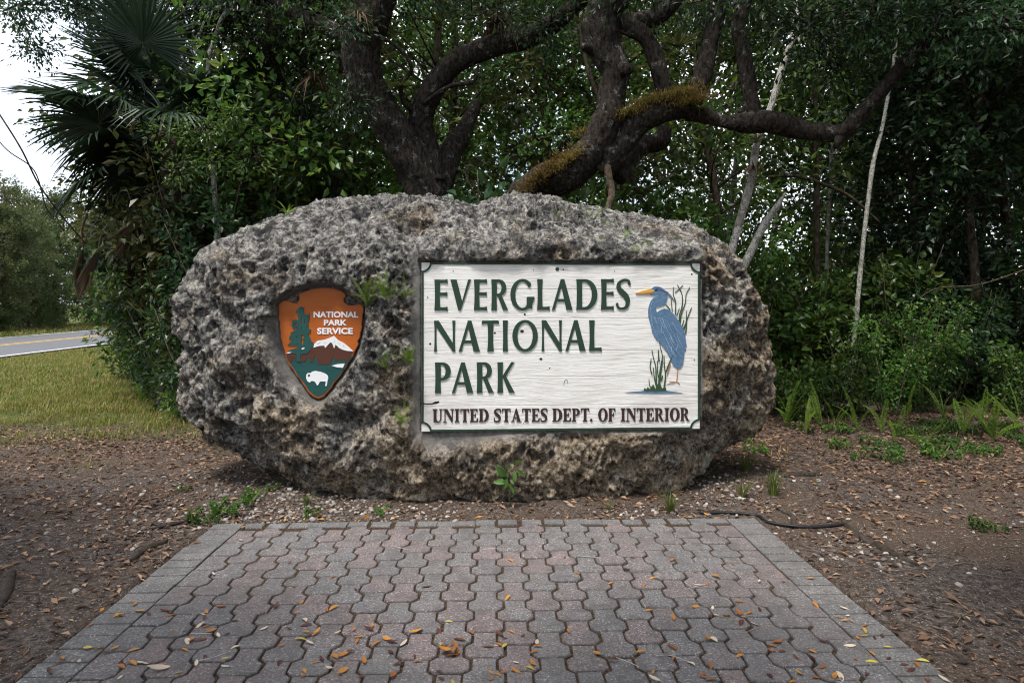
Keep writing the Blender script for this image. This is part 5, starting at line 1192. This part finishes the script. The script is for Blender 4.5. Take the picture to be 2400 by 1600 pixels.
tag(stones('pebbles', 9000, (-5, 5.5, 1.5, 7), lambda X, Y: .08 + .6 * np.clip(n2(X, Y, .8, 54), 0, 1), .002, .0065), 'small pale pebbles scattered over the dirt', 'pebbles', kind='stuff')
# grass
def blades(name, X, Y, h, mat, w=.006):
    n = len(X); Z = gheight(X, Y); a = lt.uniform(0, 6.28, n); d = np.c_[np.cos(a), np.sin(a)]; s = np.c_[-d[:, 1], d[:, 0]]
    h = h * lt.uniform(.5, 1.2, n); ln = h * lt.uniform(.1, .9, n); w = np.broadcast_to(w, (n,)) * lt.uniform(.7, 1.3, n)
    b = np.c_[X, Y, Z - .005]; mid = b + np.c_[d * (ln * .35)[:, None], h * .6]; tp = b + np.c_[d * ln[:, None], h]
    s3 = np.c_[s, np.zeros(n)] * w[:, None] / 2
    V = np.stack([b - s3, b + s3, mid + s3 * .8, mid - s3 * .8, tp], 1).reshape(-1, 3); k = np.arange(n)[:, None] * 5
    return link(name, mesh(name, V, [k + np.array([[0, 1, 2, 3]]), k + np.array([[3, 2, 4]])], False), mat)
X, Y = scatter(60000, (-7.5, -1.6, 5.5, 10.5), lambda X, Y: grassiness(X, Y) * np.clip(.45 + 1.4 * n2(X, Y, 1.3, 55), .04, 1) * np.clip(.5 + (Y - 6) * .25, 0, 1) * 1.4)
X2, Y2 = scatter(70000, (-16, -4, 8.5, 20), lambda X, Y: grassiness(X, Y) * (X > road_c(Y) + 3.6) * .9)
X3, Y3 = scatter(3500, (1.7, 8, 5.6, 8.), lambda X, Y: np.clip(n2(X, Y, 1.1, 56) * 1.2, 0, .8))
X4, Y4 = scatter(16000, (-30, -20, 14, 60), lambda X, Y: (X < road_c(Y) - 3.5) * 1.)
m1 = blades('grass', np.r_[X, X2, X3, X4], np.r_[Y, Y2, Y3, Y4], np.r_[np.full(len(X), .085), np.full(len(X2), .075), np.full(len(X3), .10), np.full(len(X4), .15)], M['grass'], np.r_[np.full(len(X), .007), np.full(len(X2), .014), np.full(len(X3), .006), np.full(len(X4), .05)])
tag(m1, 'patchy green and straw coloured grass along the road and thicket', 'grass', kind='stuff')

# ------------------------------------------------------------------ leaves lying on the patio
def fallen(seed):
    r = np.random.default_rng(seed); n = 7; t_ = np.linspace(-.5, .5, n); w = .19 * np.cos(t_ * np.pi * .93) ** .8 * r.uniform(.8, 1.15); curl = r.uniform(-.5, .9); cup = r.uniform(.1, .5)
    z = curl * t_ ** 2 * .5 + .04; y = r.uniform(-.25, .25) * t_ ** 2
    V = np.vstack([np.c_[t_, y + w, z + cup * w], np.c_[t_, y, z], np.c_[t_, y - w, z + cup * w * r.uniform(.3, 1.2)]]); q = np.arange(n - 1)
    m = MB(); m.add(V, np.vstack([np.stack([q, q + n, q + n + 1, q + 1], 1), np.stack([q + n, q + 2 * n, q + 2 * n + 1, q + n + 1], 1)])); return m.mesh('fallen_leaf')
kinds = {}
for nm in ('leaf_orange', 'leaf_yellow', 'leaf_brown', 'leaf_pale'):
    kinds[nm] = [fallen(700 + q + 10 * len(kinds)) for q in range(4)]
    for me in kinds[nm]: me.materials.append(M[nm])
fl_lab = {'leaf_orange': 'orange oak leaf lying on the pavers', 'leaf_yellow': 'yellow green leaf lying on the pavers', 'leaf_brown': 'dark maroon leaf lying on the pavers', 'leaf_pale': 'pale beige dry leaf lying on the pavers'}
cnt = 0
while cnt < 230:
    px = lt.uniform(60, 2260); py = 1216 + 384 * lt.random() ** .55; Y = CZ * FPX / (py - HZ); X = (px - 1200) * Y / FPX
    if not in_patio(X, Y, -.02): continue
    if lt.random() > np.clip(.42 + n2(np.array([X]), np.array([Y]), 1.6, 57)[0] * 1.1 + (.3 if py > 1400 else 0), .05, 1): continue
    nm = lt.choice(['leaf_orange', 'leaf_yellow', 'leaf_brown', 'leaf_pale'], p=[.52, .08, .28, .12])
    o = link('fallen_leaf', kinds[nm][int(lt.integers(4))], None, None, (X, Y, .003), (lt.normal(0, .12), lt.normal(0, .12), lt.uniform(0, 6.28)), .046 * lt.uniform(.6, 1.3))
    tag(o, fl_lab[nm], 'leaf', 'leaves fallen on the patio'); cnt += 1
cl = lt.normal(0, 1, (7, 2))                  # a little heap of leaves
for k in range(7):
    x, y, z = at(1052, 1530, 1.5 * FPX / (1530 - HZ)); o = link('fallen_leaf', kinds['leaf_orange'][k % 4], None, None, (x + cl[k, 0] * .025, y + cl[k, 1] * .02, .006 + .003 * k), (lt.normal(0, .3), lt.normal(0, .3), k * 1.3), .06)
    tag(o, 'orange oak leaf in the small heap on the near pavers', 'leaf', 'heap of leaves on the patio')
x, y, z = at(370, 1572, 1.5 * FPX / (1572 - HZ)); tag(link('fallen_leaf', kinds['leaf_pale'][1], None, None, (x, y, .008), (.2, .3, .5), .085), 'large whitish ragged leaf alone on the near pavers', 'leaf')
for k in range(34):                           # twigs on the patio
    px = lt.uniform(420, 2050); py = 1230 + 340 * lt.random(); Y = CZ * FPX / (py - HZ); X = (px - 1200) * Y / FPX; a = lt.uniform(-.7, .7); l = lt.uniform(.05, .16)
    if not in_patio(X, Y, -.02): continue
    m = MB(); d = np.array([math.cos(a), math.sin(a), 0]); P = np.array([[0, 0, .007], d * l * .5 + [0, lt.normal(0, .008), .008], d * l + [0, 0, .006]]); m.add(*tube(spline(P, .02), .0011, 4))
    tag(link('twig', m.mesh('twig'), M['twig'] if k % 4 else M['twig_pale'], None, (X, Y, 0)), 'thin dry twig lying on the pavers', 'twig', 'twigs on the patio')

# ------------------------------------------------------------------ hoses, roots, sticks
def ground_tube(name, pts, rad, mat, label, cat, seg=8, lift=.3, bark=0.):
    W = [g_at(x, y) for x, y in pts]; P = np.array([[a_, b_, c_ + rad * lift] for a_, b_, c_ in W]); P = spline(P, .02)
    P[:, 2] = np.maximum(P[:, 2], gheight(P[:, 0], P[:, 1]) + rad * lift * .6)
    o = thing(name, tuple(W[0]), label, cat); rr = np.full(len(P), rad) * (1 if not bark else np.sin(np.linspace(.25, 2.9, len(P))) ** .6)
    m = MB(); m.add(*tube(P, rr, seg, bark, len(pts) + int(pts[0][0]), bscale=14)); rebase(m, o); return tag(link({'hose': 'tube'}.get(name, 'wood'), m.mesh(name), mat, o)) and o
ground_tube('hose', [(355, 1242), (430, 1226), (480, 1215), (535, 1208), (590, 1212)], .011, M['hose'], 'black irrigation hose on the dirt at the left corner of the patio', 'hose', lift=.9)
ground_tube('hose', [(1640, 1204), (1710, 1204), (1775, 1211), (1800, 1226), (1870, 1237), (1920, 1237), (1975, 1231)], .011, M['hose'], 'black irrigation hose curving round the right corner of the patio', 'hose', lift=.9)
for pts, rd_, lab in (([(1832, 1200), (1855, 1208), (1862, 1232)], .02, 'short knobby root stub by the right hand hose'), ([(1975, 1222), (1992, 1240), (2030, 1268), (2090, 1298), (2150, 1325)], .026, 'long half buried root running from the hose across the dirt'), ([(1800, 1117), (1860, 1114), (1925, 1113)], .03, 'straight root lying right of the boulder'), ([(2020, 1118), (2060, 1126), (2115, 1142)], .025, 'root in the leaf litter before the ferns'), ([(300, 1318), (335, 1292), (392, 1268)], .025, 'curved root left of the patio'), ([(-10, 1440), (12, 1390), (30, 1340)], .028, 'thick dark root at the leaf strewn dirt left of the patio')):
    ground_tube('tree_root', pts, rd_, M['root'], lab, 'root', 10, .1, .006)
ground_tube('pale_stick', [(556, 1208), (572, 1220), (590, 1228), (615, 1230)], .003, M['twig_pale'], 'thin white stick on the left corner of the patio', 'stick', 5, 1.2)
for k, (lab, pts) in enumerate((('long dark vine hanging at the left of the palm', [(-60, 180, 7.2, 2), (0, 270, 7.2, 2), (50, 350, 7.3, 2), (90, 430, 7.5, 2), (140, 500, 7.8, 2), (200, 570, 8.2, 1.8)]), ('thin vine curving down to the road edge', [(-70, 240, 7.4, 1.4), (10, 345, 7.4, 1.4), (80, 400, 7.6, 1.4), (110, 490, 7.8, 1.4), (150, 540, 8., 1.4)]), ('pale dead twig arching over the fern bank', [(2066, 750, 7.6, 1.6), (2080, 765, 7.6, 1.8), (2120, 785, 7.5, 1.8), (2180, 808, 7.5, 1.6), (2240, 814, 7.5, 1)]), ('bare branch reaching across the dark shrubs', [(2150, 700, 7.8, 1), (2200, 675, 7.8, 1.5), (2290, 668, 7.8, 1.8), (2380, 640, 7.8, 2), (2460, 610, 7.8, 2.4)]), ('dead curved branch behind the leaning white trunk', [(1800, 415, 9.4, 3), (1860, 412, 9.4, 4), (1920, 428, 9.4, 4), (1990, 460, 9.4, 4), (2060, 520, 9.4, 3)]))):
    P0 = at(*pts[0][:3]); o = thing('vine' if k < 2 else 'dead_branch', tuple(P0), lab, 'vine' if k < 2 else 'branch'); m = MB(); limbs(m, pts, 6, 0, 90 + k); rebase(m, o); link('stem', m.mesh('stem'), M['bark_brown'], o)

# ------------------------------------------------------------------ unseen trees added round the camera to shade near corners and cut frontal light
for X, Y, q, sc, mt, lab in ((6.4, .6, 1, 1.0, 'leaf_dark', 'unseen broad tree added to shade the leaf strewn dirt right of the patio'), (-6.6, .8, 1, .95, 'leaf_mid', 'unseen broad tree added to shade the dirt left of the patio'), (8.5, 4.5, 0, 1.1, 'leaf_dark', 'unseen dark tree added to shade the right edge of the clearing'), (6.6, 3.4, 1, .9, 'leaf_dark', 'unseen dark broad tree added for shade between the fern bank and the viewer'), (8.2, 7.0, 1, 1.0, 'leaf_dark', 'unseen dark broad tree added to shade the end of the fern bank'), (5.6, 1.6, 2, .9, 'leaf_mid', 'unseen thin tree added for shade right of the patio near the viewer'), (-5.4, 1.6, 2, .9, 'leaf_mid', 'unseen thin tree added for shade left of the patio near the viewer'),
        (-5, -7, 1, 1.1, 'leaf_mid', 'unseen tree added opposite the emblem to cut frontal light'), (0, -9, 0, 1.2, 'leaf_dark', 'unseen tree added opposite the boulder to cut frontal light'), (5, -7, 1, 1.1, 'leaf_mid', 'unseen tree added opposite the sign to cut frontal light'), (9, -3, 0, 1.1, 'leaf_dark', 'unseen dark tree added to shade the right side of the clearing'), (2.6, -6.5, 2, 1.1, 'leaf_mid', 'unseen thin tree added behind the viewer to cut frontal light'), (-2.5, -7.5, 2, 1.2, 'leaf_olive', 'unseen olive leafed thin tree added behind the viewer to cut frontal light')):
    plant2('unseen_shade_tree', TALL[q], ('trunk', 'crown'), M['bark_brown'], M[mt], (X, Y, gz(X, Y)), X, sc, lab, 'tree')

shade_oak = thing('oak_tree', (-4.6, -3.2, 0), 'unseen oak added behind the viewer, its canopy shading the near pavers', 'tree')  # out-of-view oak, canopy added overhead to darken the near pavers
for k, pts in enumerate(([(-4.6, -3.2, -.1), (-4.5, -3.1, 1.6), (-4.1, -2.9, 3.0), (-3.2, -2.2, 4.0), (-1.6, -1.3, 4.7), (.4, -.8, 5.0), (2.6, -.5, 4.9)], [(-4.1, -2.9, 3.0), (-3.9, -1.8, 4.1), (-3.4, -.6, 4.5), (-3., .3, 4.7)])):
    P = spline(np.c_[np.array(pts), np.linspace(.24, .06, len(pts)) if k == 0 else np.linspace(.12, .05, len(pts))], .05); m = MB(); m.add(*tube(P[:, :3], P[:, 3], 16, .02, k, bscale=12)); rebase(m, shade_oak); link('trunk' if k == 0 else 'limb', m.mesh('trunk'), M['bark'], shade_oak)
vr = np.random.default_rng(15)
for c, rad, nc in (((-3.2, 0, 4.5), 1.2, 90), ((-1.6, -.6, 4.5), 1.2, 90), ((.2, -.7, 4.5), 1.2, 90), ((2.2, -.4, 4.5), 1.2, 90), ((3.6, .6, 4.3), 1.1, 80), ((-4.4, .9, 4.2), 1.1, 70), ((-1.0, .6, 4.2), .8, 45), ((1.2, .5, 4.2), .8, 45), ((-2.6, .9, 4.2), .8, 40), ((-2.2, 1.3, 3.9), .8, 50), ((0., 1.2, 3.9), .8, 50), ((2.2, 1.3, 3.9), .8, 50), ((-5.0, 1.9, 4.2), 1.1, 80), ((-5.2, 3.1, 4.2), .9, 60), ((1.9, 1.7, 4.2), .7, 45), ((2.8, 2.0, 4.2), .8, 50), ((3.6, 2.6, 4.3), .8, 50), ((-3.7, 1.7, 4.2), .8, 50), ((-4.2, 2.6, 4.3), .8, 45)):
    nc = int(nc * 1.7)
    off = rdir(vr, nc) * (vr.random((nc, 1)) ** .45) * rad * np.array([1, .9, .5]); m = MB(); m.add(*clump_leaves(np.array(c) + off, nrm(off), 30, .08, .04, .26, vr)); rebase(m, shade_oak); link('crown', m.mesh('crown', False), M['leaf_dark'], shade_oak)

shade_oak_right = thing('oak_tree', (7.0, 1.6, 0), 'unseen oak added right of the patio to shade the leaf strewn dirt', 'tree')  # second out-of-view oak, added to darken the dirt on the right
P = spline(np.array([[7.0, 1.6, -.1, .26], [7.0, 1.7, 1.5, .22], [6.7, 2.0, 3.0, .18], [5.9, 2.4, 4.0, .13], [5.0, 2.6, 4.4, .08], [4.4, 2.4, 4.6, .05]]), .05); m = MB(); m.add(*tube(P[:, :3], P[:, 3], 16, .02, 5, bscale=12)); rebase(m, shade_oak_right); link('trunk', m.mesh('trunk'), M['bark'], shade_oak_right)
for c, rad, nc in (((4.4, .9, 4.2), 1.1, 80), ((5.0, 2.0, 4.2), 1.1, 90), ((5.4, 3.2, 4.2), 1.1, 90), ((6.2, 4.4, 4.3), 1.1, 90), ((6.2, 2.4, 3.8), 1.0, 60), ((3.6, 1.2, 4.0), .8, 60), ((4.3, 2.6, 4.4), .8, 60), ((7.2, 5.6, 4.3), 1.1, 80)):
    off = rdir(vr, nc) * (vr.random((nc, 1)) ** .45) * rad * np.array([1, .9, .5]); m = MB(); m.add(*clump_leaves(np.array(c) + off, nrm(off), 30, .08, .045, .26, vr)); rebase(m, shade_oak_right); link('crown', m.mesh('crown', False), M['leaf_dark'], shade_oak_right)
